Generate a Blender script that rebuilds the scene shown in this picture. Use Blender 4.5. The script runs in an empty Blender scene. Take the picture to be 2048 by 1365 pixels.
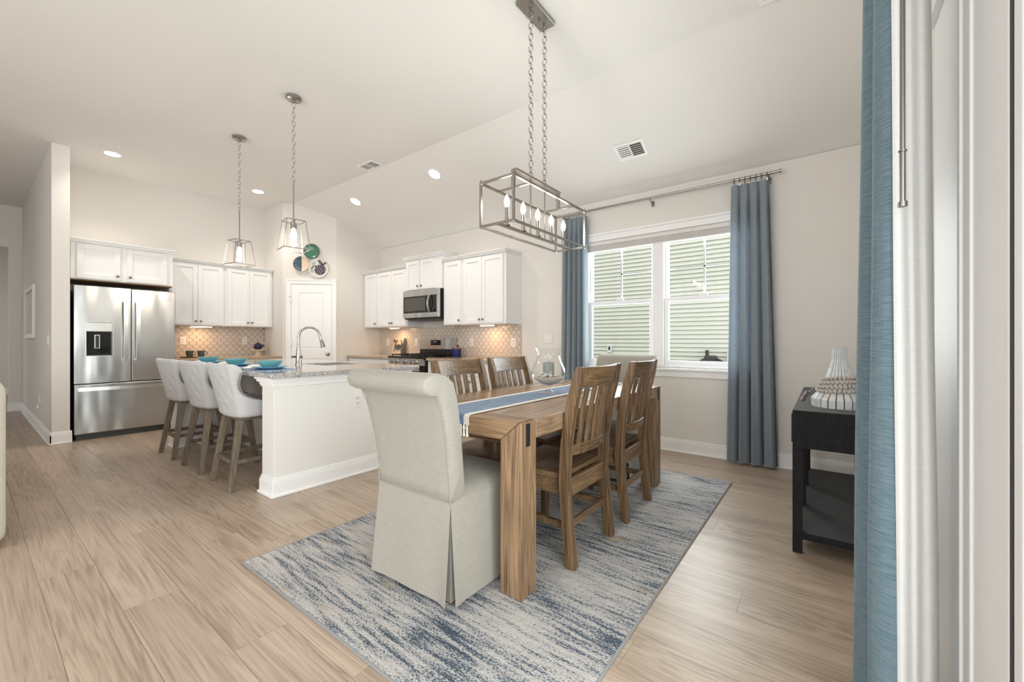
import bpy, bmesh, math, random
from math import sin, cos, pi, radians, sqrt
from mathutils import Vector, Matrix
random.seed(7)
S = bpy.context.scene
C = S.collection

# ------------------------------------------------------------------ camera
CAM_H = 1.14
cam = bpy.data.cameras.new('camera')
cam.sensor_width = 36.0
cam.lens = 830.2 / 2048 * 36.0
cam.clip_start = 0.02
cam_o = bpy.data.objects.new('camera', cam)
cam_o.location = (0, 0, CAM_H)
cam_o.rotation_euler = (radians(90), 0, radians(37.132))
C.objects.link(cam_o)
S.camera = cam_o

# ------------------------------------------------------------------ world, daylight, exposure
W = bpy.data.worlds.new('sky')
S.world = W
W.use_nodes = True
bg = W.node_tree.nodes['Background']
bg.inputs[0].default_value = (0.97, 0.985, 1.0, 1)
bg.inputs[1].default_value = 1.15
S.view_settings.view_transform = 'Standard'
S.view_settings.look = 'None'
S.view_settings.gamma = 1.0
S.view_settings.use_curve_mapping = False
S.view_settings.exposure = 0.55
S.cycles.use_denoising = True
S.cycles.max_bounces = 10
S.cycles.diffuse_bounces = 6
S.cycles.transparent_max_bounces = 16
S.cycles.sample_clamp_indirect = 6.0
S.cycles.caustics_reflective = False
S.cycles.caustics_refractive = False

def area(name, loc, rot, sx, sy, power, col=(1, 1, 1)):
    l = bpy.data.lights.new(name, 'AREA')
    l.shape = 'RECTANGLE'
    l.size = sx
    l.size_y = sy
    l.energy = power
    l.color = col
    o = bpy.data.objects.new(name, l)
    o.location = loc
    o.rotation_euler = rot
    C.objects.link(o)
    return o

# daylight at the dining window and patio door, plus an added rear fill
area('added_rear_fill', (-2.0, -4.25, 1.6), (radians(90), 0, 0), 4.4, 2.8, 88, (0.97, 0.985, 1.0))
area('daylight_patio_door', (0.62, 0.05, 1.05), (radians(90), 0, radians(90)), 2.0, 2.0, 62, (0.97, 0.985, 1.0))
area('daylight_dining_window', (-1.42, 4.75, 1.6), (radians(90), 0, radians(180)), 1.6, 1.35, 60, (0.95, 0.98, 1.0))

# ------------------------------------------------------------------ materials
def new_mat(name):
    m = bpy.data.materials.new(name)
    m.use_nodes = True
    return m, m.node_tree.nodes, m.node_tree.links, m.node_tree.nodes['Principled BSDF']

def mat(name, col, rough=0.5, metal=0.0, bump=0.0, bscale=60.0, vary=0.0, vscale=4.0, emit=None, estr=0.0, spec=0.5, stretch=(1, 1, 1), coat=0.0):
    m, N, L, B = new_mat(name)
    B.inputs['Base Color'].default_value = (*col, 1)
    B.inputs['Roughness'].default_value = rough
    B.inputs['Metallic'].default_value = metal
    B.inputs['Specular IOR Level'].default_value = spec
    B.inputs['Coat Weight'].default_value = coat
    if emit:
        B.inputs['Emission Color'].default_value = (*emit, 1)
        B.inputs['Emission Strength'].default_value = estr
    tc = N.new('ShaderNodeTexCoord')
    mp = N.new('ShaderNodeMapping')
    mp.inputs['Scale'].default_value = stretch
    L.new(tc.outputs['Object'], mp.inputs[0])
    if vary > 0:
        n = N.new('ShaderNodeTexNoise')
        n.inputs['Scale'].default_value = vscale
        n.inputs['Detail'].default_value = 5
        L.new(mp.outputs[0], n.inputs['Vector'])
        r = N.new('ShaderNodeValToRGB')
        r.color_ramp.elements[0].position = 0.3
        r.color_ramp.elements[1].position = 0.7
        r.color_ramp.elements[0].color = (*[max(0, c * (1 - vary)) for c in col], 1)
        r.color_ramp.elements[1].color = (*[min(1, c * (1 + vary)) for c in col], 1)
        L.new(n.outputs['Fac'], r.inputs[0])
        L.new(r.outputs[0], B.inputs['Base Color'])
    if bump > 0:
        n2 = N.new('ShaderNodeTexNoise')
        n2.inputs['Scale'].default_value = bscale
        n2.inputs['Detail'].default_value = 3
        L.new(mp.outputs[0], n2.inputs['Vector'])
        b = N.new('ShaderNodeBump')
        b.inputs['Strength'].default_value = bump
        b.inputs['Distance'].default_value = 0.01
        L.new(n2.outputs['Fac'], b.inputs['Height'])
        L.new(b.outputs[0], B.inputs['Normal'])
    return m

def ramp(N, stops):
    r = N.new('ShaderNodeValToRGB')
    e = r.color_ramp.elements
    while len(e) < len(stops):
        e.new(0.5)
    for i, (p, c) in enumerate(stops):
        e[i].position = p
        e[i].color = (*c, 1)
    return r

def wood(name, dark, mid, light, axis='X', scale=1.0, rough=0.45, rnd=True, knots=0.25, bump=0.15, rings=13.0, run=0.06):
    """grained wood, grain along the given object axis, each object at its own place in the grain"""
    m, N, L, B = new_mat(name)
    tc = N.new('ShaderNodeTexCoord')
    add = N.new('ShaderNodeVectorMath'); add.operation = 'ADD'
    L.new(tc.outputs['Object'], add.inputs[0])
    oi = N.new('ShaderNodeObjectInfo')
    if rnd:
        mul = N.new('ShaderNodeVectorMath'); mul.operation = 'SCALE'
        mul.inputs[0].default_value = (37.0, 61.0, 23.0)
        L.new(oi.outputs['Random'], mul.inputs['Scale'])
        L.new(mul.outputs[0], add.inputs[1])
    mp = N.new('ShaderNodeMapping')
    k = {'X': (run, 1, 1), 'Y': (1, run, 1), 'Z': (1, 1, run)}[axis]
    mp.inputs['Scale'].default_value = tuple(v * scale for v in k)
    L.new(add.outputs[0], mp.inputs[0])
    big = N.new('ShaderNodeTexNoise'); big.inputs['Scale'].default_value = 5.5; big.inputs['Detail'].default_value = 4; big.inputs['Distortion'].default_value = 0.8
    L.new(mp.outputs[0], big.inputs['Vector'])
    # growth rings: bands of a warped noise field
    mulr = N.new('ShaderNodeMath'); mulr.operation = 'MULTIPLY'; mulr.inputs[1].default_value = rings
    L.new(big.outputs['Fac'], mulr.inputs[0])
    fr = N.new('ShaderNodeMath'); fr.operation = 'PINGPONG'; fr.inputs[1].default_value = 0.5
    L.new(mulr.outputs[0], fr.inputs[0])
    fine = N.new('ShaderNodeTexNoise'); fine.inputs['Scale'].default_value = 90; fine.inputs['Detail'].default_value = 4
    mp2 = N.new('ShaderNodeMapping')
    k2 = {'X': (0.03, 1, 1), 'Y': (1, 0.03, 1), 'Z': (1, 1, 0.03)}[axis]
    mp2.inputs['Scale'].default_value = tuple(v * scale for v in k2)
    L.new(add.outputs[0], mp2.inputs[0]); L.new(mp2.outputs[0], fine.inputs['Vector'])
    mx = N.new('ShaderNodeMath'); mx.operation = 'MULTIPLY_ADD'; mx.inputs[1].default_value = 0.55
    L.new(fine.outputs['Fac'], mx.inputs[0])
    sc = N.new('ShaderNodeMath'); sc.operation = 'MULTIPLY'; sc.inputs[1].default_value = knots * 1.6
    L.new(fr.outputs[0], sc.inputs[0]); L.new(sc.outputs[0], mx.inputs[2])
    mx2 = N.new('ShaderNodeMath'); mx2.operation = 'MULTIPLY_ADD'; mx2.inputs[1].default_value = 0.5
    L.new(big.outputs['Fac'], mx2.inputs[0]); L.new(mx.outputs[0], mx2.inputs[2])
    rr = ramp(N, [(0.40, dark), (0.62, mid), (0.86, light)])
    L.new(mx2.outputs[0], rr.inputs[0])
    hs = N.new('ShaderNodeHueSaturation')
    if rnd:
        mr = N.new('ShaderNodeMapRange'); mr.inputs['To Min'].default_value = 0.92; mr.inputs['To Max'].default_value = 1.07
        L.new(oi.outputs['Random'], mr.inputs[0]); L.new(mr.outputs[0], hs.inputs['Value'])
    L.new(rr.outputs[0], hs.inputs['Color'])
    L.new(hs.outputs[0], B.inputs['Base Color'])
    B.inputs['Roughness'].default_value = rough
    b = N.new('ShaderNodeBump'); b.inputs['Strength'].default_value = bump; b.inputs['Distance'].default_value = 0.004
    L.new(mx.outputs[0], b.inputs['Height']); L.new(b.outputs[0], B.inputs['Normal'])
    return m

def fabric(name, col, col2, sx=260, sz=260, slub=0.5, translucent=0.0, rough=0.9, bump=0.25, axes=('X', 'Z')):
    """woven cloth: two crossed thread noises"""
    m, N, L, B = new_mat(name)
    tc = N.new('ShaderNodeTexCoord')
    outs = []
    for st, s in (((1.0, 1.0, 0.06), sx), ((0.06, 0.06, 1.0), sz)):
        mp = N.new('ShaderNodeMapping'); mp.inputs['Scale'].default_value = st
        L.new(tc.outputs['Object'], mp.inputs[0])
        n = N.new('ShaderNodeTexNoise'); n.inputs['Scale'].default_value = s; n.inputs['Detail'].default_value = 3
        L.new(mp.outputs[0], n.inputs['Vector']); outs.append(n)
    mx = N.new('ShaderNodeMath'); mx.operation = 'MULTIPLY_ADD'; mx.inputs[1].default_value = 1 - slub
    L.new(outs[0].outputs['Fac'], mx.inputs[0])
    m2 = N.new('ShaderNodeMath'); m2.operation = 'MULTIPLY'; m2.inputs[1].default_value = slub
    L.new(outs[1].outputs['Fac'], m2.inputs[0]); L.new(m2.outputs[0], mx.inputs[2])
    r = ramp(N, [(0.36, col2), (0.62, col)])
    L.new(mx.outputs[0], r.inputs[0])
    L.new(r.outputs[0], B.inputs['Base Color'])
    B.inputs['Roughness'].default_value = rough
    B.inputs['Specular IOR Level'].default_value = 0.15
    B.inputs['Sheen Weight'].default_value = 0.15
    b = N.new('ShaderNodeBump'); b.inputs['Strength'].default_value = bump; b.inputs['Distance'].default_value = 0.002
    L.new(mx.outputs[0], b.inputs['Height']); L.new(b.outputs[0], B.inputs['Normal'])
    if translucent > 0:
        t = N.new('ShaderNodeBsdfTranslucent'); L.new(r.outputs[0], t.inputs[0])
        ms = N.new('ShaderNodeMixShader'); ms.inputs[0].default_value = translucent
        L.new(B.outputs[0], ms.inputs[1]); L.new(t.outputs[0], ms.inputs[2])
        L.new(ms.outputs[0], N['Material Output'].inputs['Surface'])
    return m

def glass(name, tint=(0.985, 0.99, 0.988), gl=0.1, rough=0.0):
    m, N, L, B = new_mat(name)
    N.remove(B)
    t = N.new('ShaderNodeBsdfTransparent'); t.inputs[0].default_value = (*tint, 1)
    g = N.new('ShaderNodeBsdfGlossy'); g.inputs['Roughness'].default_value = rough
    lw = N.new('ShaderNodeLayerWeight'); lw.inputs['Blend'].default_value = 0.5
    pw = N.new('ShaderNodeMath'); pw.operation = 'POWER'; pw.inputs[1].default_value = 4.0
    ma = N.new('ShaderNodeMath'); ma.operation = 'MULTIPLY_ADD'; ma.inputs[1].default_value = gl * 6; ma.inputs[2].default_value = gl * 0.2
    L.new(lw.outputs['Facing'], pw.inputs[0]); L.new(pw.outputs[0], ma.inputs[0])
    ms = N.new('ShaderNodeMixShader')
    L.new(ma.outputs[0], ms.inputs[0]); L.new(t.outputs[0], ms.inputs[1]); L.new(g.outputs[0], ms.inputs[2])
    L.new(ms.outputs[0], N['Material Output'].inputs['Surface'])
    return m

def granite(name, base, dark, warm, scale=1.0, rough=0.12):
    m, N, L, B = new_mat(name)
    tc = N.new('ShaderNodeTexCoord')
    v = N.new('ShaderNodeTexVoronoi'); v.inputs['Scale'].default_value = 150 * scale
    L.new(tc.outputs['Object'], v.inputs['Vector'])
    n = N.new('ShaderNodeTexNoise'); n.inputs['Scale'].default_value = 55 * scale; n.inputs['Detail'].default_value = 5
    L.new(tc.outputs['Object'], n.inputs['Vector'])
    rv = N.new('ShaderNodeSeparateColor'); L.new(v.outputs['Color'], rv.inputs[0])
    r1 = ramp(N, [(0.0, dark), (0.16, dark), (0.22, base), (0.62, base), (0.66, warm), (0.8, warm), (0.84, tuple(min(1, c * 1.25) for c in base))])
    r1.color_ramp.interpolation = 'CONSTANT'
    mix = N.new('ShaderNodeMath'); mix.operation = 'MULTIPLY_ADD'; mix.inputs[1].default_value = 0.75
    L.new(rv.outputs[0], mix.inputs[0])
    m3 = N.new('ShaderNodeMath'); m3.operation = 'MULTIPLY'; m3.inputs[1].default_value = 0.3
    L.new(n.outputs['Fac'], m3.inputs[0]); L.new(m3.outputs[0], mix.inputs[2])
    L.new(mix.outputs[0], r1.inputs[0]); L.new(r1.outputs[0], B.inputs['Base Color'])
    B.inputs['Roughness'].default_value = rough
    return m

def steel(name, col=(0.52, 0.52, 0.515), rough=0.24, axis='Z', wave=0.12):
    m, N, L, B = new_mat(name)
    B.inputs['Base Color'].default_value = (*col, 1)
    B.inputs['Metallic'].default_value = 1.0
    tc = N.new('ShaderNodeTexCoord')
    mp = N.new('ShaderNodeMapping'); mp.inputs['Scale'].default_value = (3.0, 3.0, 0.7)
    L.new(tc.outputs['Object'], mp.inputs[0])
    n = N.new('ShaderNodeTexNoise'); n.inputs['Scale'].default_value = 1.6; n.inputs['Detail'].default_value = 1
    L.new(mp.outputs[0], n.inputs['Vector'])
    mp2 = N.new('ShaderNodeMapping'); mp2.inputs['Scale'].default_value = (1, 1, 60)
    L.new(tc.outputs['Object'], mp2.inputs[0])
    n2 = N.new('ShaderNodeTexNoise'); n2.inputs['Scale'].default_value = 12
    L.new(mp2.outputs[0], n2.inputs['Vector'])
    mr = N.new('ShaderNodeMapRange'); mr.inputs['To Min'].default_value = rough * 0.8; mr.inputs['To Max'].default_value = rough * 1.25
    L.new(n2.outputs['Fac'], mr.inputs[0]); L.new(mr.outputs[0], B.inputs['Roughness'])
    b = N.new('ShaderNodeBump'); b.inputs['Strength'].default_value = wave; b.inputs['Distance'].default_value = 0.12
    L.new(n.outputs['Fac'], b.inputs['Height']); L.new(b.outputs[0], B.inputs['Normal'])
    return m

def rug_mat():
    m, N, L, B = new_mat('rug_pile')
    tc = N.new('ShaderNodeTexCoord')
    def noise(st, s, d=4, dist=0.0):
        mp = N.new('ShaderNodeMapping'); mp.inputs['Scale'].default_value = st
        L.new(tc.outputs['Object'], mp.inputs[0])
        n = N.new('ShaderNodeTexNoise'); n.inputs['Scale'].default_value = s; n.inputs['Detail'].default_value = d
        n.inputs['Distortion'].default_value = dist
        L.new(mp.outputs[0], n.inputs['Vector'])
        return n
    streak = noise((2.6, 26, 1), 1.9, 8)
    speck = noise((40, 75, 1), 2.4, 5)
    region = noise((0.8, 2.0, 1), 1.6, 2)
    a = N.new('ShaderNodeMath'); a.operation = 'MULTIPLY_ADD'; a.inputs[1].default_value = 0.55
    L.new(streak.outputs['Fac'], a.inputs[0])
    b = N.new('ShaderNodeMath'); b.operation = 'MULTIPLY_ADD'; b.inputs[1].default_value = 0.55
    L.new(speck.outputs['Fac'], b.inputs[0])
    c = N.new('ShaderNodeMath'); c.operation = 'MULTIPLY'; c.inputs[1].default_value = 0.34
    L.new(region.outputs['Fac'], c.inputs[0]); L.new(c.outputs[0], b.inputs[2]); L.new(b.outputs[0], a.inputs[2])
    r = ramp(N, [(0.58, (0.58, 0.55, 0.52)), (0.722, (0.48, 0.46, 0.45)), (0.757, (0.26, 0.28, 0.305)), (0.81, (0.105, 0.132, 0.165)), (0.89, (0.06, 0.08, 0.108))])
    L.new(a.outputs[0], r.inputs[0])
    # a few straw coloured patches
    tan = noise((2.2, 5, 1), 1.2, 2)
    rt = ramp(N, [(0.66, (0, 0, 0)), (0.74, (1, 1, 1))])
    L.new(tan.outputs['Fac'], rt.inputs[0])
    mix = N.new('ShaderNodeMix'); mix.data_type = 'RGBA'
    L.new(rt.outputs[0], mix.inputs['Factor']); L.new(r.outputs[0], mix.inputs['A'])
    mix.inputs['B'].default_value = (0.45, 0.39, 0.26, 1)
    L.new(mix.outputs['Result'], B.inputs['Base Color'])
    B.inputs['Roughness'].default_value = 0.95
    B.inputs['Specular IOR Level'].default_value = 0.1
    f = noise((1, 1, 1), 210, 2)
    bm_ = N.new('ShaderNodeBump'); bm_.inputs['Strength'].default_value = 0.9; bm_.inputs['Distance'].default_value = 0.006
    L.new(f.outputs['Fac'], bm_.inputs['Height']); L.new(bm_.outputs[0], B.inputs['Normal'])
    return m

M = {}
M['wall'] = mat('wall_paint', (0.735, 0.71, 0.675), 0.85, bump=0.04, bscale=180, spec=0.2)
M['ceiling'] = mat('ceiling_paint', (0.80, 0.79, 0.77), 0.9, bump=0.05, bscale=160, spec=0.2)
M['trim'] = mat('white_trim_paint', (0.87, 0.87, 0.87), 0.4, bump=0.02, bscale=20)
M['cab'] = mat('white_cabinet_paint', (0.83, 0.835, 0.84), 0.38, bump=0.015, bscale=30)
M['islandpaint'] = mat('island_paint', (0.78, 0.765, 0.735), 0.6, bump=0.02, bscale=160)
M['floor'] = wood('oak_floor', (0.27, 0.20, 0.145), (0.43, 0.335, 0.255), (0.53, 0.43, 0.34), 'X', 1.0, 0.36, True, 0.20, 0.05, 18.0, 0.065)
M['table'] = wood('acacia_table', (0.095, 0.055, 0.029), (0.225, 0.138, 0.076), (0.345, 0.225, 0.13), 'Z', 1.6, 0.5, True, 0.30, 0.35)
M['tableX'] = wood('acacia_table_cross', (0.095, 0.055, 0.029), (0.225, 0.138, 0.076), (0.345, 0.225, 0.13), 'X', 1.6, 0.45, True, 0.30, 0.3)
M['tableY'] = wood('acacia_table_long', (0.16, 0.10, 0.06), (0.28, 0.185, 0.115), (0.38, 0.265, 0.175), 'Y', 1.6, 0.27, True, 0.30, 0.2)
M['chairwood'] = wood('chair_wood', (0.055, 0.031, 0.015), (0.155, 0.092, 0.046), (0.26, 0.165, 0.085), 'Z', 1.8, 0.42, True, 0.25, 0.25)
M['chairwoodX'] = wood('chair_wood_cross', (0.055, 0.031, 0.015), (0.155, 0.092, 0.046), (0.26, 0.165, 0.085), 'X', 1.8, 0.4, True, 0.25, 0.25)
M['stoolwood'] = wood('stool_wood', (0.085, 0.065, 0.045), (0.17, 0.135, 0.095), (0.27, 0.22, 0.16), 'Z', 2.0, 0.55, True, 0.2, 0.2)
M['blackmetal'] = mat('black_metal', (0.012, 0.014, 0.016), 0.45, 0.0)
M['steel'] = steel('brushed_steel')
M['steelplain'] = mat('plain_steel', (0.60, 0.60, 0.59), 0.28, 1.0)
M['nickel'] = mat('brushed_nickel', (0.38, 0.365, 0.34), 0.27, 1.0)
M['darknickel'] = mat('dark_nickel', (0.23, 0.225, 0.22), 0.3, 1.0)
M['blackplastic'] = mat('black_plastic', (0.012, 0.012, 0.013), 0.3)
M['blackglass'] = mat('black_glass', (0.010, 0.010, 0.011), 0.06)
M['darkgrey'] = mat('dark_grey_metal', (0.05, 0.05, 0.052), 0.4)
M['slip'] = fabric('oatmeal_linen', (0.375, 0.352, 0.307), (0.318, 0.298, 0.258), 420, 420, 0.5, 0, 0.92, 0.3)
M['stoolfab'] = fabric('pale_grey_linen', (0.58, 0.58, 0.585), (0.50, 0.50, 0.505), 300, 300, 0.5, 0, 0.9, 0.15)
M['bluecurtain'] = fabric('blue_curtain_weave', (0.41, 0.465, 0.515), (0.31, 0.365, 0.415), 260, 420, 0.6, 0.42, 0.9, 0.2)
M['nearcurtain'] = fabric('blue_slub_weave', (0.185, 0.26, 0.305), (0.11, 0.175, 0.215), 200, 420, 0.85, 0.12, 0.9, 0.2)
M['lining'] = fabric('white_lining', (0.86, 0.86, 0.85), (0.80, 0.80, 0.79), 300, 300, 0.5, 0.3, 0.9, 0.15)
M['rug'] = rug_mat()
M['rugedge'] = mat('rug_binding', (0.30, 0.30, 0.30), 0.9, bump=0.3, bscale=200)
M['granite'] = granite('grey_granite', (0.46, 0.46, 0.46), (0.05, 0.055, 0.06), (0.40, 0.36, 0.32), 1.0)
M['granitewarm'] = granite('tan_granite', (0.44, 0.34, 0.235), (0.06, 0.045, 0.03), (0.55, 0.45, 0.34), 1.0)
M['tile'] = mat('glazed_tile', (0.62, 0.545, 0.475), 0.10, bump=0.10, bscale=38, vary=0.05, vscale=3, coat=0.3)
M['grout'] = mat('grout', (0.15, 0.13, 0.115), 0.9)
M['glass'] = glass('clear_glass')
M['pane'] = glass('window_glass', (0.93, 0.95, 0.94), 0.05)
M['vinyl'] = mat('white_vinyl', (0.86, 0.86, 0.875), 0.35)
M['blind'] = mat('blind_slat', (0.74, 0.71, 0.69), 0.5)
M['siding'] = mat('pale_green_siding', (0.74, 0.735, 0.655), 0.7, bump=0.05, bscale=30, vary=0.03, vscale=3)
M['grass'] = mat('lawn_grass', (0.22, 0.25, 0.13), 0.95, bump=0.6, bscale=60, vary=0.3, vscale=8)
M['bluerun'] = fabric('blue_runner_weave', (0.185, 0.26, 0.385), (0.115, 0.175, 0.285), 300, 300, 0.5, 0, 0.9, 0.2)
M['whiterun'] = fabric('cream_runner_weave', (0.78, 0.74, 0.68), (0.68, 0.64, 0.58), 300, 300, 0.5, 0, 0.9, 0.2)
M['console'] = fabric('charcoal_grasscloth', (0.020, 0.020, 0.0205), (0.008, 0.008, 0.0085), 300, 340, 0.5, 0, 0.75, 0.3)
M['turq'] = mat('turquoise_glaze', (0.15, 0.36, 0.40), 0.2, vary=0.05, vscale=10)
M['turqplate'] = mat('blue_plate_glaze', (0.14, 0.40, 0.53), 0.18, vary=0.08, vscale=20)
M['green'] = mat('green_stoneware', (0.075, 0.115, 0.095), 0.35, vary=0.1, vscale=14)
M['navy'] = mat('navy_glaze', (0.008, 0.014, 0.055), 0.2)
M['deepblue'] = mat('deep_blue_ceramic', (0.012, 0.020, 0.13), 0.35)
M['paper'] = mat('white_napkin', (0.80, 0.78, 0.75), 0.85)
M['cream'] = mat('cream_ceramic', (0.72, 0.60, 0.47), 0.4)
M['lidwood'] = mat('lid_wood', (0.36, 0.17, 0.08), 0.5, vary=0.15, vscale=20)
M['candle'] = mat('grey_wax', (0.30, 0.32, 0.30), 0.6, spec=0.3)
M['sand'] = mat('white_sand', (0.68, 0.62, 0.53), 0.95, bump=0.4, bscale=300)
M['shell'] = mat('sea_shell', (0.60, 0.55, 0.49), 0.5, bump=0.5, bscale=90, vary=0.3, vscale=60)
M['plateplaste'] = mat('switch_plate', (0.80, 0.79, 0.78), 0.35)
M['slot'] = mat('socket_slot', (0.10, 0.10, 0.10), 0.5)
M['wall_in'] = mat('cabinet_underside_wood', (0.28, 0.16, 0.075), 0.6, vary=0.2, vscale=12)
M['bulb'] = mat('lamp_bulb', (1, 1, 1), 0.3, emit=(1.0, 0.90, 0.74), estr=28)
M['led'] = mat('downlight_lens', (1, 1, 1), 0.3, emit=(1.0, 0.95, 0.88), estr=22)
M['ucl'] = mat('strip_lens', (1, 1, 1), 0.3, emit=(1.0, 0.84, 0.64), estr=6)
M['display'] = mat('blue_display', (0.02, 0.02, 0.05), 0.2, emit=(0.25, 0.3, 1.0), estr=0.8)
M['tealplate'] = mat('green_glaze', (0.06, 0.20, 0.135), 0.2, vary=0.35, vscale=60)
M['duskblue'] = mat('dusk_blue_glaze', (0.03, 0.075, 0.115), 0.3, vary=0.3, vscale=70)
M['peach'] = mat('peach_glaze', (0.72, 0.58, 0.44), 0.3)
M['ivory'] = mat('ivory_glaze', (0.66, 0.64, 0.57), 0.2)
M['purple'] = mat('purple_glaze', (0.045, 0.025, 0.075), 0.25)
M['mint'] = mat('mint_glaze', (0.28, 0.46, 0.36), 0.3)
M['bead'] = mat('wooden_bead', (0.47, 0.42, 0.36), 0.6, vary=0.2, vscale=80)
M['tag'] = mat('wood_tag', (0.12, 0.09, 0.07), 0.6)
M['whitewood'] = mat('whitewashed_slat', (0.62, 0.63, 0.63), 0.6, vary=0.12, vscale=30)
M['palewood'] = mat('pale_blue_slat', (0.55, 0.59, 0.61), 0.6, vary=0.12, vscale=30)
M['joint'] = mat('dark_joint', (0.06, 0.055, 0.05), 0.8)
M['board'] = mat('weathered_board', (0.52, 0.43, 0.34), 0.8, vary=0.15, vscale=25)
M['crab'] = mat('slate_paint', (0.07, 0.085, 0.085), 0.5, vary=0.3, vscale=60)
M['frame'] = mat('white_picture_frame', (0.72, 0.71, 0.69), 0.4)
M['sofa'] = fabric('cream_sofa_cloth', (0.62, 0.57, 0.50), (0.54, 0.50, 0.43), 200, 200, 0.5, 0, 0.95, 0.2)
M['blackseal'] = mat('black_seal', (0.02, 0.025, 0.025), 0.6)
M['ovenglass'] = mat('tinted_oven_glass', (0.075, 0.07, 0.06), 0.12)
M['mirrorart'] = mat('glazed_art_print', (0.50, 0.50, 0.50), 0.08)

# ------------------------------------------------------------------ mesh helpers
class MB:
    def __init__(s):
        s.v = []; s.f = []
    def add(s, vs, fs):
        k = len(s.v)
        s.v += [tuple(v) for v in vs]
        s.f += [tuple(i + k for i in f) for f in fs]
        return s
    def hexa(s, p):
        return s.add(p, [(0, 3, 2, 1), (4, 5, 6, 7), (0, 1, 5, 4), (1, 2, 6, 5), (2, 3, 7, 6), (3, 0, 4, 7)])
    def box(s, x0, x1, y0, y1, z0, z1):
        return s.hexa([(x0, y0, z0), (x1, y0, z0), (x1, y1, z0), (x0, y1, z0), (x0, y0, z1), (x1, y0, z1), (x1, y1, z1), (x0, y1, z1)])
    def fbox(s, F, u0, u1, n0, n1, z0, z1):
        """box in a wall frame F=(origin, u, n): u along the wall, n out of it"""
        o, u, n = F
        def P(a, b, z): return (o[0] + u[0] * a + n[0] * b, o[1] + u[1] * a + n[1] * b, z)
        return s.hexa([P(u0, n0, z0), P(u1, n0, z0), P(u1, n1, z0), P(u0, n1, z0), P(u0, n0, z1), P(u1, n0, z1), P(u1, n1, z1), P(u0, n1, z1)])
    def bar(s, a, b, w, h, up=(0, 0, 1), w2=None, h2=None):
        """rectangular bar from a to b, w across, h along 'up'"""
        a = Vector(a); b = Vector(b); d = (b - a).normalized(); up = Vector(up)
        side = d.cross(up)
        if side.length < 1e-6: side = d.cross(Vector((1, 0, 0)))
        side.normalize(); up2 = side.cross(d).normalized()
        w2 = w if w2 is None else w2; h2 = h if h2 is None else h2
        pts = []
        for c, ww, hh in ((a, w, h), (b, w2, h2)):
            for sx, sy in ((-1, -1), (1, -1), (1, 1), (-1, 1)):
                pts.append(c + side * sx * ww / 2 + up2 * sy * hh / 2)
        return s.hexa(pts)
    def tube(s, pts, r, n=8, closed=False, caps=True, radii=None):
        pts = [Vector(p) for p in pts]; m = len(pts)
        k = len(s.v)
        prev = None
        for i, p in enumerate(pts):
            if closed: d = pts[(i + 1) % m] - pts[i - 1]
            else: d = pts[min(i + 1, m - 1)] - pts[max(i - 1, 0)]
            d.normalize()
            if prev is None:
                t = Vector((0, 0, 1)) if abs(d.z) < 0.9 else Vector((1, 0, 0))
                a = d.cross(t).normalized()
            else:
                a = prev - d * prev.dot(d)
                if a.length < 1e-6: a = d.orthogonal()
                a.normalize()
            prev = a
            b = d.cross(a)
            rr = radii[i] if radii else r
            for j in range(n):
                t = 2 * pi * j / n
                s.v.append(tuple(p + a * cos(t) * rr + b * sin(t) * rr))
        for i in range(m if closed else m - 1):
            for j in range(n):
                i2 = (i + 1) % m
                s.f.append((k + i * n + j, k + i * n + (j + 1) % n, k + i2 * n + (j + 1) % n, k + i2 * n + j))
        if caps and not closed:
            s.f.append(tuple(k + j for j in range(n))[::-1])
            s.f.append(tuple(k + (m - 1) * n + j for j in range(n)))
        return s
    def lathe(s, prof, n=24, c=(0, 0, 0), sx=1, sy=1):
        """profile of (r, z) turned about a vertical axis at c"""
        k = len(s.v); m = len(prof)
        for r, z in prof:
            for j in range(n):
                t = 2 * pi * j / n
                s.v.append((c[0] + r * cos(t) * sx, c[1] + r * sin(t) * sy, c[2] + z))
        for i in range(m - 1):
            for j in range(n):
                s.f.append((k + i * n + j, k + i * n + (j + 1) % n, k + (i + 1) * n + (j + 1) % n, k + (i + 1) * n + j))
        if prof[0][0] > 1e-5: s.f.append(tuple(k + j for j in range(n))[::-1])
        if prof[-1][0] > 1e-5: s.f.append(tuple(k + (m - 1) * n + j for j in range(n)))
        return s
    def prism(s, poly, f0, f1):
        """poly of 2-d points lifted to 3-d by f0 and f1"""
        n = len(poly)
        return s.add([f0(*p) for p in poly] + [f1(*p) for p in poly],
                     [tuple(range(n))[::-1], tuple(range(n, 2 * n))] + [(i, (i + 1) % n, n + (i + 1) % n, n + i) for i in range(n)])
    def grid(s, fn, nu, nv, closed_u=False):
        k = len(s.v)
        for j in range(nv + 1):
            for i in range(nu + (0 if closed_u else 1)):
                s.v.append(tuple(fn(i / nu, j / nv)))
        w = nu if closed_u else nu + 1
        for j in range(nv):
            for i in range(nu):
                i2 = (i + 1) % w
                s.f.append((k + j * w + i, k + j * w + i2, k + (j + 1) * w + i2, k + (j + 1) * w + i))
        return s
    def sphere(s, c, r, n=10, m=6, sc=(1, 1, 1)):
        return s.lathe_s(c, r, n, m, sc)
    def lathe_s(s, c, r, n, m, sc):
        pr = [(r * sin(pi * i / m), -r * cos(pi * i / m)) for i in range(m + 1)]
        k = len(s.v)
        for a, z in pr:
            for j in range(n):
                t = 2 * pi * j / n
                s.v.append((c[0] + a * cos(t) * sc[0], c[1] + a * sin(t) * sc[1], c[2] + z * sc[2]))
        for i in range(m):
            for j in range(n):
                s.f.append((k + i * n + j, k + i * n + (j + 1) % n, k + (i + 1) * n + (j + 1) % n, k + (i + 1) * n + j))
        return s
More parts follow.
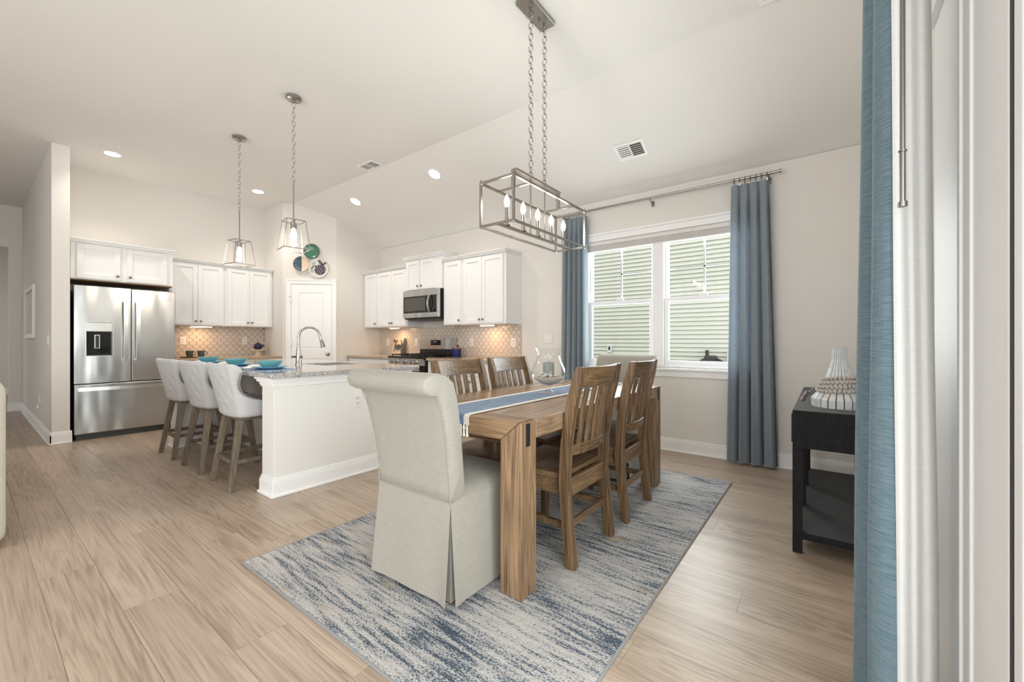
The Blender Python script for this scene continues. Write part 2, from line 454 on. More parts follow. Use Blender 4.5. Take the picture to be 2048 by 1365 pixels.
    def mesh(s, name, m, off=(0, 0, 0), bevel=0.0, seg=2, smooth=False, ang=35):
        me = bpy.data.meshes.new(name)
        me.from_pydata([(v[0] - off[0], v[1] - off[1], v[2] - off[2]) for v in s.v], [], s.f)
        bm = bmesh.new(); bm.from_mesh(me)
        if bevel <= 0:
            bmesh.ops.remove_doubles(bm, verts=bm.verts, dist=1e-5)
            bmesh.ops.dissolve_degenerate(bm, edges=bm.edges, dist=1e-6)
        bmesh.ops.recalc_face_normals(bm, faces=bm.faces)
        if bevel > 0:
            ed = [e for e in bm.edges if len(e.link_faces) == 2 and e.calc_face_angle(0) > radians(ang)]
            bmesh.ops.bevel(bm, geom=ed, offset=bevel, segments=seg, profile=0.6, affect='EDGES', clamp_overlap=True)
        if smooth:
            for f in bm.faces: f.smooth = True
            for e in bm.edges:
                if len(e.link_faces) == 2 and e.calc_face_angle(0) > radians(40): e.smooth = False
        bm.to_mesh(me); bm.free()
        me.materials.append(M[m] if isinstance(m, str) else m)
        return me
    def center(s):
        xs = [v[0] for v in s.v]; ys = [v[1] for v in s.v]; zs = [v[2] for v in s.v]
        return ((min(xs) + max(xs)) / 2, (min(ys) + max(ys)) / 2, min(zs))
    def build(s, name, m, parent=None, local=False, **kw):
        """world-space geometry -> one object; under a parent the origin is the root's origin unless local"""
        if parent is not None:
            off = (0, 0, 0) if local else tuple(root_loc(parent))
            o = bpy.data.objects.new(name, s.mesh(name, m, off, **kw)); o.parent = parent
        else:
            c = (0, 0, 0) if local else s.center()
            o = bpy.data.objects.new(name, s.mesh(name, m, c, **kw)); o.location = c
        C.objects.link(o)
        return o

def root_loc(p):
    v = Vector((0, 0, 0))
    while p is not None:
        v += p.location; p = p.parent
    return v

def thing(name, label, cat, loc=(0, 0, 0), rz=0, group=None):
    o = bpy.data.objects.new(name, None); C.objects.link(o)
    o.empty_display_size = 0.05
    o.location = loc; o.rotation_euler = (0, 0, rz)
    o['label'] = label; o['category'] = cat
    if group: o['group'] = group
    return o

def tag(o, label, cat, group=None, kind=None):
    o['label'] = label; o['category'] = cat
    if group: o['group'] = group
    if kind: o['kind'] = kind
    return o

def struct(o, label=None):
    o['kind'] = 'structure'
    if label: o['label'] = label
    return o

def sempty(name, loc=(0, 0, 0), label=None):
    o = bpy.data.objects.new(name, None); C.objects.link(o); o.location = loc; o.empty_display_size = 0.05
    return struct(o, label)

def copy_tree(o, parent=None):
    c = o.copy(); C.objects.link(c)
    if parent is not None: c.parent = parent
    for ch in list(o.children): copy_tree(ch, c)
    return c

def inst(name, me, parent, loc, rot=(0, 0, 0), scale=(1, 1, 1)):
    o = bpy.data.objects.new(name, me); C.objects.link(o)
    if parent is not None: o.parent = parent
    o.location = loc; o.rotation_euler = rot; o.scale = scale
    return o

# ================================================================== THE ROOM
ZC, YB, YW, ZW = 3.32, 3.15, 4.43, 2.758       # flat ceiling, ceiling break, window wall, its height
SL = (ZC - ZW) / (YW - YB)
XR = 0.30                                      # right wall
XK = -7.50                                     # kitchen wall
XL = -14.2

# ---- floor: one plank at a time
fl = MB()
fl.box(XL, XR + 0.2, -0.174, YW + 0.15, -0.06, -0.0045)
fl.box(XL, XR + 0.2, -4.2, -0.1755, -0.06, 0)
floor = fl.build('floor', 'floor'); struct(floor, 'pale oak plank floor of the whole room')
PW, PL = 0.193, 1.52
pk = MB().box(-PL / 2 + 0.0006, PL / 2 - 0.0006, -PW / 2 + 0.0006, PW / 2 - 0.0006, -0.0045, 0)
plank_me = pk.mesh('plank', 'floor')
fo = floor.location
for row in range(24):
    y = -0.174 + (row + 0.5) * PW
    off = [0, 0.61, 1.13, 0.34, 0.88, 1.37, 0.2][row % 7] + random.uniform(-0.1, 0.1)
    x = XR + 0.12 - PL / 2 + off
    x_end = {True: -13.4, False: -7.5}[y < 0.55]
    while x + PL / 2 > x_end:
        x0, x1 = max(x - PL / 2, x_end), min(x + PL / 2, XR)
        if x1 - x0 > 0.02 and not (y > 3.75 and x1 < -6.3):
            if x1 - x0 > PL - 0.01:
                inst('plank', plank_me, floor, (x - fo[0], y - fo[1], -fo[2]))
            else:
                inst('plank', plank_me, floor, ((x0 + x1) / 2 - fo[0], y - fo[1], -fo[2]), scale=((x1 - x0) / PL, 1, 1))
        x -= PL

# ---- ceiling
ce = MB().box(XL, XR + 0.2, -4.2, YB, ZC, ZC + 0.08)
struct(ce.build('ceiling', 'ceiling'), 'flat white ceiling')
cs = MB()
y2 = YW + 0.15; z2 = ZC - SL * (y2 - YB)
cs.hexa([(XL + 6, YB, ZC), (XR + 0.2, YB, ZC), (XR + 0.2, y2, z2), (XL + 6, y2, z2), (XL + 6, YB, ZC + 0.08), (XR + 0.2, YB, ZC + 0.08), (XR + 0.2, y2, z2 + 0.08), (XL + 6, y2, z2 + 0.08)])
struct(cs.build('ceiling', 'ceiling'), 'sloped white ceiling falling to the window wall')

# ---- walls
WX0, WX1, WZ0, WZ1 = -2.275, -0.575, 0.86, 2.29       # dining window opening
wb = MB()
wb.box(-6.27, WX0, YW, YW + 0.15, 0, 2.75); wb.box(WX1, XR + 0.2, YW, YW + 0.15, 0, 2.75)
wb.box(WX0, WX1, YW, YW + 0.15, 0, WZ0); wb.box(WX0, WX1, YW, YW + 0.15, WZ1, 2.75)
struct(wb.build('wall_back', 'wall'), 'greige wall with the dining window and the range')
wk = MB().box(XK - 0.12, XK, 0.72, 3.10, 0, ZC)
struct(wk.build('wall_kitchen', 'wall'), 'greige kitchen wall behind the refrigerator')
wp = MB()
wp.prism([(-7.5, 3.04), (-6.84, 3.04), (-6.27, 3.61), (-6.27, 4.43), (-6.37, 4.43), (-6.37, 3.65), (-6.88, 3.14), (-7.5, 3.14)],
         lambda x, y: (x, y, 0), lambda x, y: (x, y, ZC))
struct(wp.build('wall_pantry', 'wall'), 'angled pantry wall in the kitchen corner')
wh = MB().box(-10.5, -6.77, 0.58, 0.72, 0, ZC)
struct(wh.build('wall_hall', 'wall'), 'hall wall whose end stands beside the refrigerator')
we = MB().box(-10.62, -10.5, 0.435, 0.72, 0, ZC); we.box(-10.62, -10.5, -1.0, 0.435, 2.66, ZC)
struct(we.build('wall_hall_end', 'wall'), 'wall at the end of the hall with an opening')
wf = MB().box(-14.0, -13.9, -1.0, 2.0, 0, ZC); wf.box(-14.0, -10.62, 1.2, 1.3, 0, ZC)
struct(wf.build('wall_far', 'wall'), 'far wall beyond the hall opening')
wl = MB().box(-8.6, -8.5, -4.2, -1.0, 0, ZC); wl.box(-10.9, -8.5, -1.1, -1.0, 0, ZC); wl.box(-14.0, -10.9, -1.1, -1.0, 2.3, ZC)  # unseen far stretch left open below, to let sky light into the hall
struct(wl.build('wall_left', 'wall'))
wr = MB()
wr.box(XR, XR + 0.15, 1.95, YW, 0, ZC); wr.box(XR, XR + 0.15, -4.2, -0.98, 0, ZC); wr.box(XR, XR + 0.15, -0.98, 1.95, 2.22, ZC)
struct(wr.build('wall_right', 'wall'))
wq = MB()
wq.box(-8.6, -4.2, -4.2, -4.1, 0, ZC); wq.box(0.1, XR + 0.15, -4.2, -4.1, 0, ZC)
wq.box(-4.2, 0.1, -4.2, -4.1, 2.9, ZC); wq.box(-4.2, 0.1, -4.2, -4.1, 0, 0.1)  # unseen opening made for the added rear fill
struct(wq.build('wall_rear', 'wall'))

# ---- baseboards: stepped profile
def baseboard(name, F, u0, u1, h=0.135, t=0.016):
    b = MB()
    b.fbox(F, u0, u1, 0, t, 0, h * 0.78); b.fbox(F, u0, u1, 0, t * 0.72, h * 0.78, h * 0.9); b.fbox(F, u0, u1, 0, t * 0.4, h * 0.9, h)
    b.fbox(F, u0, u1, t, t + 0.011, 0, 0.018)
    return b.build(name, 'trim', bevel=0.003, seg=1)
FB = ((0, YW), (1, 0), (0, -1))
FH = ((0, 0.58), (-1, 0), (0, -1))
FE = ((-6.77, 0), (0, 1), (1, 0))
FR = ((XR, 0), (0, -1), (-1, 0))
struct(baseboard('baseboard_back', FB, -3.15, XR))
struct(baseboard('baseboard_hall', FH, 6.754, 10.5))
struct(baseboard('baseboard_hall_end', FE, 0.564, 0.736))
struct(baseboard('baseboard_hall_far', ((-10.5, 0), (0, 1), (1, 0)), 0.42, 0.58))
struct(baseboard('baseboard_far', ((-13.9, 0), (0, 1), (1, 0)), -0.9, 1.2))
struct(baseboard('baseboard_right', FR, -4.4, -2.12))

# ---- dining window
w1 = sempty('window_1', ((WX0 + WX1) / 2, YW, WZ0), 'white double-hung double window over the siding view')
fr = MB()
fr.box(WX0, WX1, YW + 0.02, YW + 0.13, WZ0, WZ0 + 0.03); fr.box(WX0, WX1, YW + 0.02, YW + 0.13, WZ1 - 0.03, WZ1)
fr.box(WX0, WX0 + 0.03, YW + 0.02, YW + 0.13, WZ0 + 0.03, WZ1 - 0.03); fr.box(WX1 - 0.03, WX1, YW + 0.02, YW + 0.13, WZ0 + 0.03, WZ1 - 0.03)
fr.box(-1.482, -1.366, YW + 0.012, YW + 0.125, WZ0 + 0.03, WZ1 - 0.03)
fr.build('window_frame', 'vinyl', w1, bevel=0.003, seg=1)
for a, b in ((WX0 + 0.03, -1.482), (-1.366, WX1 - 0.03)):
    # upper sash, further out, with a crossing grille
    y0, y1 = YW + 0.085, YW + 0.115
    up = MB(); t = 0.032
    a += 0.001; b -= 0.001
    up.box(a, a + t, y0, y1, 1.56, WZ1 - 0.031); up.box(b - t, b, y0, y1, 1.56, WZ1 - 0.031)
    up.box(a + t, b - t, y0, y1, WZ1 - 0.065, WZ1 - 0.03); up.box(a + t, b - t, y0, y1, 1.56, 1.60)
    s_ = up.build('upper_sash', 'vinyl', w1, bevel=0.003, seg=1)
    MB().box(a + t, b - t, y0 + 0.012, y0 + 0.018, 1.60, WZ1 - 0.06).build('pane', 'pane', s_)
    g = MB(); mx = (a + b) / 2
    g.box(mx - 0.009, mx + 0.009, y0 + 0.02, y0 + 0.026, 1.60, WZ1 - 0.06); g.box(a + t, b - t, y0 + 0.02, y0 + 0.026, 1.895, 1.911)
    g.build('muntin', 'vinyl', s_)
    # lower sash, nearer
    y0, y1 = YW + 0.045, YW + 0.08; t = 0.042
    lo = MB()
    lo.box(a, a + t, y0, y1, WZ0 + 0.03, 1.60); lo.box(b - t, b, y0, y1, WZ0 + 0.03, 1.60)
    lo.box(a + t, b - t, y0, y1, 1.555, 1.60); lo.box(a + t, b - t, y0, y1, WZ0 + 0.03, WZ0 + 0.075)
    s2 = lo.build('lower_sash', 'vinyl', w1, bevel=0.003, seg=1)
    MB().box(a + t, b - t, y0 + 0.014, y0 + 0.02, WZ0 + 0.075, 1.555).build('pane', 'pane', s2)
    MB().box(mx - 0.04, mx + 0.04, y0 + 0.002, y1, 1.6005, 1.625).build('sash_lock', 'vinyl', s2, bevel=0.004)
tr = MB()
tr.fbox(FB, WX0 - 0.085, WX0, 0, 0.018, WZ0 - 0.005, WZ1 + 0.0); tr.fbox(FB, WX1, WX1 + 0.085, 0, 0.018, WZ0 - 0.005, WZ1)
tr.fbox(FB, WX0 - 0.085, WX1 + 0.085, 0, 0.02, WZ1, WZ1 + 0.065); tr.fbox(FB, WX0 - 0.1, WX1 + 0.1, 0, 0.034, WZ1 + 0.065, WZ1 + 0.09)
tr.build('window_casing', 'trim', w1, bevel=0.004, seg=1)
sl_ = MB(); sl_.fbox(FB, WX0 - 0.11, WX1 + 0.11, -0.06, 0.045, WZ0 - 0.024, WZ0)
sl_.build('window_sill', 'trim', w1, bevel=0.005)
ap = MB(); ap.fbox(FB, WX0 - 0.085, WX1 + 0.085, 0, 0.018, WZ0 - 0.09, WZ0 - 0.024)
ap.build('window_apron', 'trim', w1, bevel=0.003, seg=1)

# ---- pantry door on the diagonal wall
q = sqrt(0.5)
FD = ((-6.84, 3.04), (q, q), (q, -q))
d1 = sempty('door_1', (-6.555, 3.325, 0), 'white panel pantry door with satin knob')
L0, L1 = 0.128, 0.736
dc = MB()
for a, b in ((L0 - 0.075, L0 - 0.004), (L1 + 0.004, L1 + 0.075)):
    dc.fbox(FD, a, b, 0, 0.016, 0, 2.045); dc.fbox(FD, a if a < 0.3 else b - 0.018, a + 0.018 if a < 0.3 else b, 0.016, 0.022, 0, 2.1)
dc.fbox(FD, L0 - 0.075, L1 + 0.075, 0, 0.016, 2.045, 2.115); dc.fbox(FD, L0 - 0.075, L1 + 0.075, 0.016, 0.022, 2.097, 2.115)
dc.build('door_casing', 'trim', d1, bevel=0.003, seg=1)
lf = MB(); st = 0.115
lf.fbox(FD, L0, L0 + st, 0.0, 0.010, 0.012, 2.035); lf.fbox(FD, L1 - st, L1, 0.0, 0.010, 0.012, 2.035)
for z0, z1 in ((0.012, 0.24), (0.86, 1.02), (1.91, 2.035)):
    lf.fbox(FD, L0 + st, L1 - st, 0.0, 0.010, z0, z1)
lf.fbox(FD, L0 + st, L1 - st, 0.0, 0.002, 0.24, 1.91)
lf.build('door_leaf', 'trim', d1, bevel=0.002, seg=1)
for z0, z1 in ((0.24, 0.86), (1.02, 1.91)):
    pn = MB()
    a, b = L0 + st + 0.022, L1 - st - 0.022
    pn.fbox(FD, a, b, 0.002, 0.009, z0 + 0.022, z1 - 0.022)
    pn.build('door_panel', 'trim', d1, bevel=0.006, seg=2)
kx, ky = FD[0][0] + q * (L1 - 0.055), FD[0][1] + q * (L1 - 0.055)
kb = MB()
kb.tube([(kx, ky, 0.93), (kx + q * 0.012, ky - q * 0.012, 0.93)], 0.03, 14)
kb.tube([(kx + q * 0.01, ky - q * 0.01, 0.93), (kx + q * 0.05, ky - q * 0.05, 0.93)], 0.01, 10)
kb.tube([(kx + q * t, ky - q * t, 0.93) for t in (0.035, 0.04, 0.05, 0.06, 0.066)], 0.02, 14, radii=[0.012, 0.022, 0.027, 0.022, 0.01])
kb.build('door_knob', 'nickel', d1, smooth=True)
for z in (0.28, 1.10, 1.80):
    MB().fbox(FD, L0 - 0.016, L0 + 0.006, 0.008, 0.020, z - 0.045, z + 0.045).build('hinge', 'nickel', d1, bevel=0.003)
hk = MB(); hk.fbox(FD, L0 - 0.03, L0 + 0.004, 0.02, 0.03, 1.845, 1.86); hk.build('door_stop', 'nickel', d1)

# ---- patio door on the right wall: wide white frame, sliding panel, glass
d2 = sempty('door_2', (XR, 0.4, 0), 'white patio door frame beside the near curtain')
cz = MB()
def rbox(b, y0, y1, x0, x1, z0=0.0, z1=2.189): return b.box(XR - x1, XR - x0, y0, y1, z0, z1)
rbox(cz, 1.605, 1.96, -0.02, 0.012); rbox(cz, 1.578, 1.604, -0.02, 0.022); rbox(cz, 1.51, 1.577, -0.02, 0.016); rbox(cz, 1.35, 1.509, -0.02, 0.010)
cz.build('door_casing', 'trim', d2, bevel=0.004, seg=2)
jb = MB(); rbox(jb, 1.240, 1.346, -0.02, 0.014); jb.build('jamb', 'vinyl', d2, bevel=0.006, seg=2)
sb = MB(); rbox(sb, 1.221, 1.239, -0.03, 0.013); sb.build('weather_seal', 'blackseal', d2)
stl = MB(); rbox(stl, 1.172, 1.220, -0.04, 0.013); rbox(stl, -0.9, -0.82, -0.04, 0.002); rbox(stl, -0.82, 1.172, -0.04, 0.0, 0.02, 0.12); rbox(stl, -0.82, 1.172, -0.04, 0.0, 2.05, 2.13)
rbox(stl, 0.08, 0.16, -0.04, 0.0, 0.12, 2.05)
stl.build('door_stile', 'vinyl', d2, bevel=0.006, seg=2)
hd = MB(); rbox(hd, -0.98, 1.97, -0.1, 0.030, 2.19, 2.33); rbox(hd, -0.98, -0.9, -0.1, 0.012, 0, 2.19); rbox(hd, -0.9, 1.172, -0.1, 0.008, 2.13, 2.189); hd.build('door_head', 'trim', d2)
pg = MB(); rbox(pg, -0.82, 0.08, -0.024, -0.018, 0.12, 2.05); pg.build('pane', 'pane', d2)
pg = MB(); rbox(pg, 0.16, 1.172, -0.024, -0.018, 0.12, 2.05); pg.build('pane', 'pane', d2)

# ================================================================== OUTSIDE
lawn = MB().box(-14, 8, YW + 0.2, 9.6, -0.5, -0.42)
tag(lawn.build('lawn', 'grass'), 'strip of lawn between the two houses', 'lawn', kind='stuff')
NY = 9.5
nh = thing('neighbour_house', 'pale green clapboard house wall seen through the dining window', 'house', (-2.5, NY, -0.45))
MB().box(-9.5, 5.0, NY + 0.031, NY + 0.25, -0.42, 5.6).build('sheathing', 'siding', nh)
SH = 0.094
SB = SH - 0.013
sd = MB(); sd.hexa([(-7.2, -0.016, 0), (7.2, -0.016, 0), (7.2, 0.03, 0), (-7.2, 0.03, 0), (-7.2, 0.020, SB), (7.2, 0.020, SB), (7.2, 0.03, SB), (-7.2, 0.03, SB)])
sd_me = sd.mesh('siding_board', 'siding')
for i in range(58):
    inst('siding_board', sd_me, nh, (0.2, 0, 0.05 + i * SH))
ob = thing('outdoor_outlet', 'white weatherproof outlet box on the green siding', 'outlet', (-4.2, NY - 0.02, 0.90))
MB().box(-4.26, -4.14, NY - 0.04, NY - 0.017, 0.87, 1.06).build('box', 'trim', ob, bevel=0.01)
MB().box(-4.225, -4.175, NY - 0.046, NY - 0.04, 0.92, 1.01).build('cover', 'darkgrey', ob, bevel=0.004)
hb = thing('hose_bib', 'small brass hose tap on the green siding', 'tap', (-4.68, NY, 0.74))
MB().tube([(-4.68, NY - 0.017, 0.80), (-4.68, NY - 0.08, 0.80), (-4.68, NY - 0.1, 0.74)], 0.018, 8).build('spout', 'nickel', hb, smooth=True)
t_ = MB()
for k in range(4):
    a = k * pi / 2 + 0.4
    t_.tube([(-4.68, NY - 0.05, 0.86), (-4.68 + 0.06 * cos(a), NY - 0.05, 0.86 + 0.06 * sin(a))], 0.009, 6)
t_.tube([(-4.68, NY - 0.05, 0.80), (-4.68, NY - 0.05, 0.86)], 0.01, 6)
t_.build('wheel_handle', 'trim', hb)
mt = thing('gas_meter', 'dark utility meter with pipes against the green siding', 'meter', (-1.95, NY - 0.2, -0.42))
MB().box(-2.02, -1.80, NY - 0.26, NY - 0.06, 0.55, 0.84).build('meter_body', 'darkgrey', mt, bevel=0.03)
MB().tube([(-1.98, NY - 0.16, -0.415), (-1.98, NY - 0.16, 0.95)], 0.035, 8).build('riser_pipe', 'darkgrey', mt, smooth=True)
MB().tube([(-1.86, NY - 0.16, 0.80), (-1.70, NY - 0.16, 0.72), (-1.62, NY - 0.16, 0.4), (-1.62, NY - 0.16, -0.415)], 0.03, 8).build('outlet_pipe', 'darkgrey', mt, smooth=True)
MB().tube([(-2.02, NY - 0.16, 0.74), (-2.2, NY - 0.16, 0.66), (-2.22, NY - 0.16, -0.415)], 0.05, 8).build('inlet_pipe', 'darkgrey', mt, smooth=True)
eb = thing('cable_box', 'small grey cable box mounted near the utility meter', 'box', (-1.55, NY - 0.1, 0.62))
MB().box(-1.62, -1.47, NY - 0.1, NY - 0.017, 0.66, 0.95).build('case', 'plateplaste', eb, bevel=0.01)
MB().box(-1.585, -1.505, NY - 0.104, NY - 0.098, 0.74, 0.87).build('cover', 'darkgrey', eb)

# ================================================================== KITCHEN CABINETS
FW = ((XK, 0), (0, 1), (1, 0))            # fridge wall: u=+Y, n=+X
RW = ((0, YW), (1, 0), (0, -1))           # range wall: u=+X, n=-Y
def fp(F, u, n, z):
    o, uu, nn = F
    return (o[0] + uu[0] * u + nn[0] * n, o[1] + uu[1] * u + nn[1] * n, z)

def knob(F, u, n, z, parent):
    k = MB()
    k.tube([fp(F, u, n, z), fp(F, u, n + 0.012, z)], 0.006, 8)
    k.tube([fp(F, u, n + t, z) for t in (0.010, 0.014, 0.022, 0.026)], 0.014, 10, radii=[0.008, 0.015, 0.015, 0.008])
    k.build('knob', 'darknickel', parent, smooth=True)

def shaker(F, u0, u1, z0, z1, n, root, knob_at=None, name='door', fw=0.055, t=0.02):
    d = MB()
    d.fbox(F, u0, u0 + fw, n, n + t, z0, z1); d.fbox(F, u1 - fw, u1, n, n + t, z0, z1)
    d.fbox(F, u0 + fw, u1 - fw, n, n + t, z0, z0 + fw); d.fbox(F, u0 + fw, u1 - fw, n, n + t, z1 - fw, z1)
    o = d.build(name, 'cab', root, bevel=0.0015, seg=1)
    p = MB(); p.fbox(F, u0 + fw - 0.002, u1 - fw + 0.002, n, n + t * 0.45, z0 + fw - 0.002, z1 - fw + 0.002)
    p.build('panel', 'cab', o)
    if knob_at: knob(F, knob_at[0], n + t, knob_at[1], o)
    return o

def crown(F, u0, u1, n, z, root, h=0.04, ends=(True, True)):
    c = MB()
    e0 = 0.02 if ends[0] else 0.0; e1 = 0.02 if ends[1] else 0.0
    c.fbox(F, u0 - e0 * 0.5, u1 + e1 * 0.5, 0, n + 0.012, z, z + h * 0.4)
    c.fbox(F, u0 - e0, u1 + e1, 0, n + 0.024, z + h * 0.4, z + h * 0.75)
    c.fbox(F, u0 - e0 * 1.4, u1 + e1 * 1.4, 0, n + 0.034, z + h * 0.75, z + h)
    c.build('crown_moulding', 'cab', root, bevel=0.004, seg=2)

def upper(label, F, u0, u1, z0, z1, dep, doors, crown_h=0.04, ends=(False, False), group=None, wood_under=False):
    loc = fp(F, (u0 + u1) / 2, dep / 2, z0)
    r = thing('wall_cabinet', label, 'cabinet', loc, 0, group)
    b = MB(); b.fbox(F, u0 + 0.001, u1 - 0.001, 0.002, dep, z0, z1); b.build('body', 'cab', r, bevel=0.002, seg=1)
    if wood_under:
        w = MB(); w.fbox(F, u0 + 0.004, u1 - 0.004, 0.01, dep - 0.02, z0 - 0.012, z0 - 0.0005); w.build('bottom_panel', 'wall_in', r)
    for (a, c, side) in doors:
        zz = z0 + 0.012 + 0.05
        kk = (c - 0.028, zz) if side == 'r' else (a + 0.028, zz)
        shaker(F, a, c, z0 + 0.012, z1 - 0.012, dep, r, kk)
    crown(F, u0, u1, dep + 0.02, z1, r, crown_h, ends)
    return r

upper('white double-door wall cabinet above the steel refrigerator', FW, 0.735, 1.672, 1.862, 2.285, 0.60,
      [(0.785, 1.158, 'r'), (1.216, 1.608, 'l')], 0.045, (False, True), wood_under=True)
upper('white double-door wall cabinet just right of the refrigerator', FW, 1.70, 2.365, 1.362, 2.255, 0.31,
      [(1.725, 2.022, 'r'), (2.026, 2.33, 'l')], 0.04, (False, False))
upper('white double-door wall cabinet nearest the pantry on the refrigerator wall', FW, 2.366, 3.035, 1.362, 2.255, 0.31,
      [(2.392, 2.69, 'r'), (2.694, 3.0, 'l')], 0.04, (False, False))
upper('narrow single-door wall cabinet tucked against the pantry corner', RW, -6.262, -5.892, 1.362, 2.262, 0.31,
      [(-6.235, -5.905, 'r')], 0.04)
upper('white double-door wall cabinet left of the microwave', RW, -5.89, -5.135, 1.362, 2.262, 0.31,
      [(-5.865, -5.515, 'r'), (-5.51, -5.15, 'l')], 0.04)
upper('short raised double-door wall cabinet above the microwave', RW, -5.132, -4.342, 1.892, 2.352, 0.345,
      [(-5.10, -4.80, 'r'), (-4.775, -4.475, 'l')], 0.05, (True, True))
upper('narrow single-door wall cabinet right of the microwave', RW, -4.338, -3.965, 1.362, 2.262, 0.31,
      [(-4.315, -3.985, 'r')], 0.045)
upper('white double-door wall cabinet at the open end near the dining window', RW, -3.963, -3.212, 1.362, 2.262, 0.31,
      [(-3.935, -3.61, 'r'), (-3.605, -3.25, 'l')], 0.045, (False, True))

def base(label, F, u0, u1, dep, fronts, z1=0.872):
    r = thing('base_cabinet', label, 'cabinet', fp(F, (u0 + u1) / 2, dep / 2, 0))
    b = MB(); b.fbox(F, u0 + 0.001, u1 - 0.001, 0.002, dep, 0.10, z1); b.build('body', 'cab', r)
    k = MB(); k.fbox(F, u0 + 0.001, u1 - 0.001, 0.002, dep - 0.07, 0.0, 0.10); k.build('toe_kick', 'cab', r)
    for a, c in fronts:
        d = MB(); d.fbox(F, a, c, dep, dep + 0.02, 0.70, 0.855); o = d.build('drawer', 'cab', r, bevel=0.003, seg=1)
        knob(F, (a + c) / 2, dep + 0.02, 0.778, o)
        shaker(F, a, c, 0.115, 0.685, dep, r, (c - 0.03, 0.63))
    return r
base('white base cabinet under the tan counter beside the refrigerator', FW, 1.70, 2.365, 0.60, [(1.72, 2.03), (2.035, 2.345)])
base('white base cabinet under the cake stand', FW, 2.366, 3.035, 0.60, [(2.385, 2.695), (2.70, 3.01)])
base('white base cabinet left of the range by the pantry wall', RW, -6.262, -5.14, 0.60, [(-6.24, -5.90), (-5.895, -5.53), (-5.525, -5.16)])
base('white base cabinet directly right of the range', RW, -4.338, -3.80, 0.60, [(-4.32, -3.82)])
base('white base cabinet ending the run behind the slatted chairs', RW, -3.798, -3.212, 0.60, [(-3.78, -3.51), (-3.505, -3.23)])

def counter(label, F, u0, u1, dep, z0=0.873, z1=0.908, m='granitewarm'):
    b = MB(); b.fbox(F, u0, u1, 0.012, dep, z0, z1)
    return tag(b.build('countertop', m, bevel=0.005, seg=2), label, 'countertop')
counter('tan granite counter slab along the refrigerator wall', FW, 1.69, 3.036, 0.645)
counter('tan granite counter slab left of the range', RW, -6.266, -5.14, 0.645)
counter('tan granite counter slab right of the range', RW, -4.338, -3.19, 0.645)

# ---- arabesque backsplash, tile by tile
TW, TH = 0.088, 0.098
def arab_outline(n=5):
    # one quarter of a lantern tile, mirrored; pairs interlock on a half-step lattice
    w, h = TW / 2 - 0.0026, TH / 2 - 0.0026
    pts = []
    def curve(t):
        # from right tip (w,0) to top tip (0,h): S-curve
        x = w * (1 - t); y = h * t
        d = 0.0048 * sin(2 * pi * t)
        return (x + d * 0.75, y + d * 0.75)
    q1 = [curve(i / n) for i in range(n)]
    pts += q1
    pts += [(-x, y) for x, y in [curve(1 - i / n) for i in range(n)]]
    pts += [(-x, -y) for x, y in q1]
    pts += [(x, -y) for x, y in [curve(1 - i / n) for i in range(n)]]
    return pts
AO = arab_outline(5)
def tile_mesh(F):
    m_ = MB()
    o, u, n = F
    def P(a, b, c): return (u[0] * a + n[0] * c, u[1] * a + n[1] * c, b)
    m_.prism(AO, lambda a, b: P(a, b, 0.0), lambda a, b: P(a, b, 0.004))
    return m_
def backsplash(label, F, u0, u1, z0, z1, skip, near):
    r = thing('tile_backsplash', label, 'backsplash', fp(F, (u0 + u1) / 2, 0, z0))
    g = MB(); g.fbox(F, u0, u1, 0.0005, 0.005, z0, z1); g.build('grout_bed', 'grout', r)
    me = tile_mesh(F).mesh('tile', 'tile')
    sp = []; cut = []
    def clip(poly, ax, lim, sgn):
        out = []
        for p, q_ in zip(poly, poly[1:] + poly[:1]):
            ip, iq = sgn * (p[ax] - lim) <= 0, sgn * (q_[ax] - lim) <= 0
            if ip: out.append(p)
            if ip != iq:
                t = (lim - p[ax]) / (q_[ax] - p[ax]); out.append((p[0] + (q_[0] - p[0]) * t, p[1] + (q_[1] - p[1]) * t))
        return out
    j = 0
    z = z0
    while z <= z1 + TH / 2:
        u = u0 + (TW / 2 if j % 2 else 0)
        while u <= u1 + TW / 2:
            if not skip(u, z):
                if u - TW / 2 >= u0 and u + TW / 2 <= u1 and z - TH / 2 >= z0 and z + TH / 2 <= z1: sp.append((u, z))
                else:
                    pl = [(u + a_, z + b_) for a_, b_ in AO]
                    for ax, lim, sg in ((0, u0, -1), (0, u1, 1), (1, z0, -1), (1, z1, 1)):
                        if pl: pl = clip(pl, ax, lim, sg)
                    if len(pl) > 2:
                        ar = abs(sum(p[0] * q_[1] - q_[0] * p[1] for p, q_ in zip(pl, pl[1:] + pl[:1]))) / 2
                        if ar > 0.0006: cut.append((u, z, pl))
            u += TW
        z += TH / 2; j += 1
    ncut = len(cut)
    for u, z, pl in cut:
        m_ = MB(); m_.prism(pl, lambda a_, b_: fp(F, a_, 0.0052, b_), lambda a_, b_: fp(F, a_, 0.0092, b_))
        m_.build('tile', 'tile', r)
    NMAX = 300 - ncut
    sp.sort(key=lambda p: near(*p))
    for u, z in sp[:NMAX]:
        p = fp(F, u, 0.0052, z)
        o = inst('tile', me, r, (p[0] - r.location.x, p[1] - r.location.y, p[2] - r.location.z), (random.uniform(-.012, .012), random.uniform(-.012, .012), random.uniform(-.012, .012)))
    if len(sp) > NMAX:
        rest = MB()
        oo, uu, nn = F
        for u, z in sp[NMAX:]:
            p = fp(F, u, 0.0052, z)
            rest.prism(AO, lambda a, b: (p[0] + uu[0] * a, p[1] + uu[1] * a, p[2] + b), lambda a, b: (p[0] + uu[0] * a + nn[0] * .004, p[1] + uu[1] * a + nn[1] * .004, p[2] + b))
        o = rest.build('tile_field', 'tile', r); o['kind'] = 'stuff'
    return r
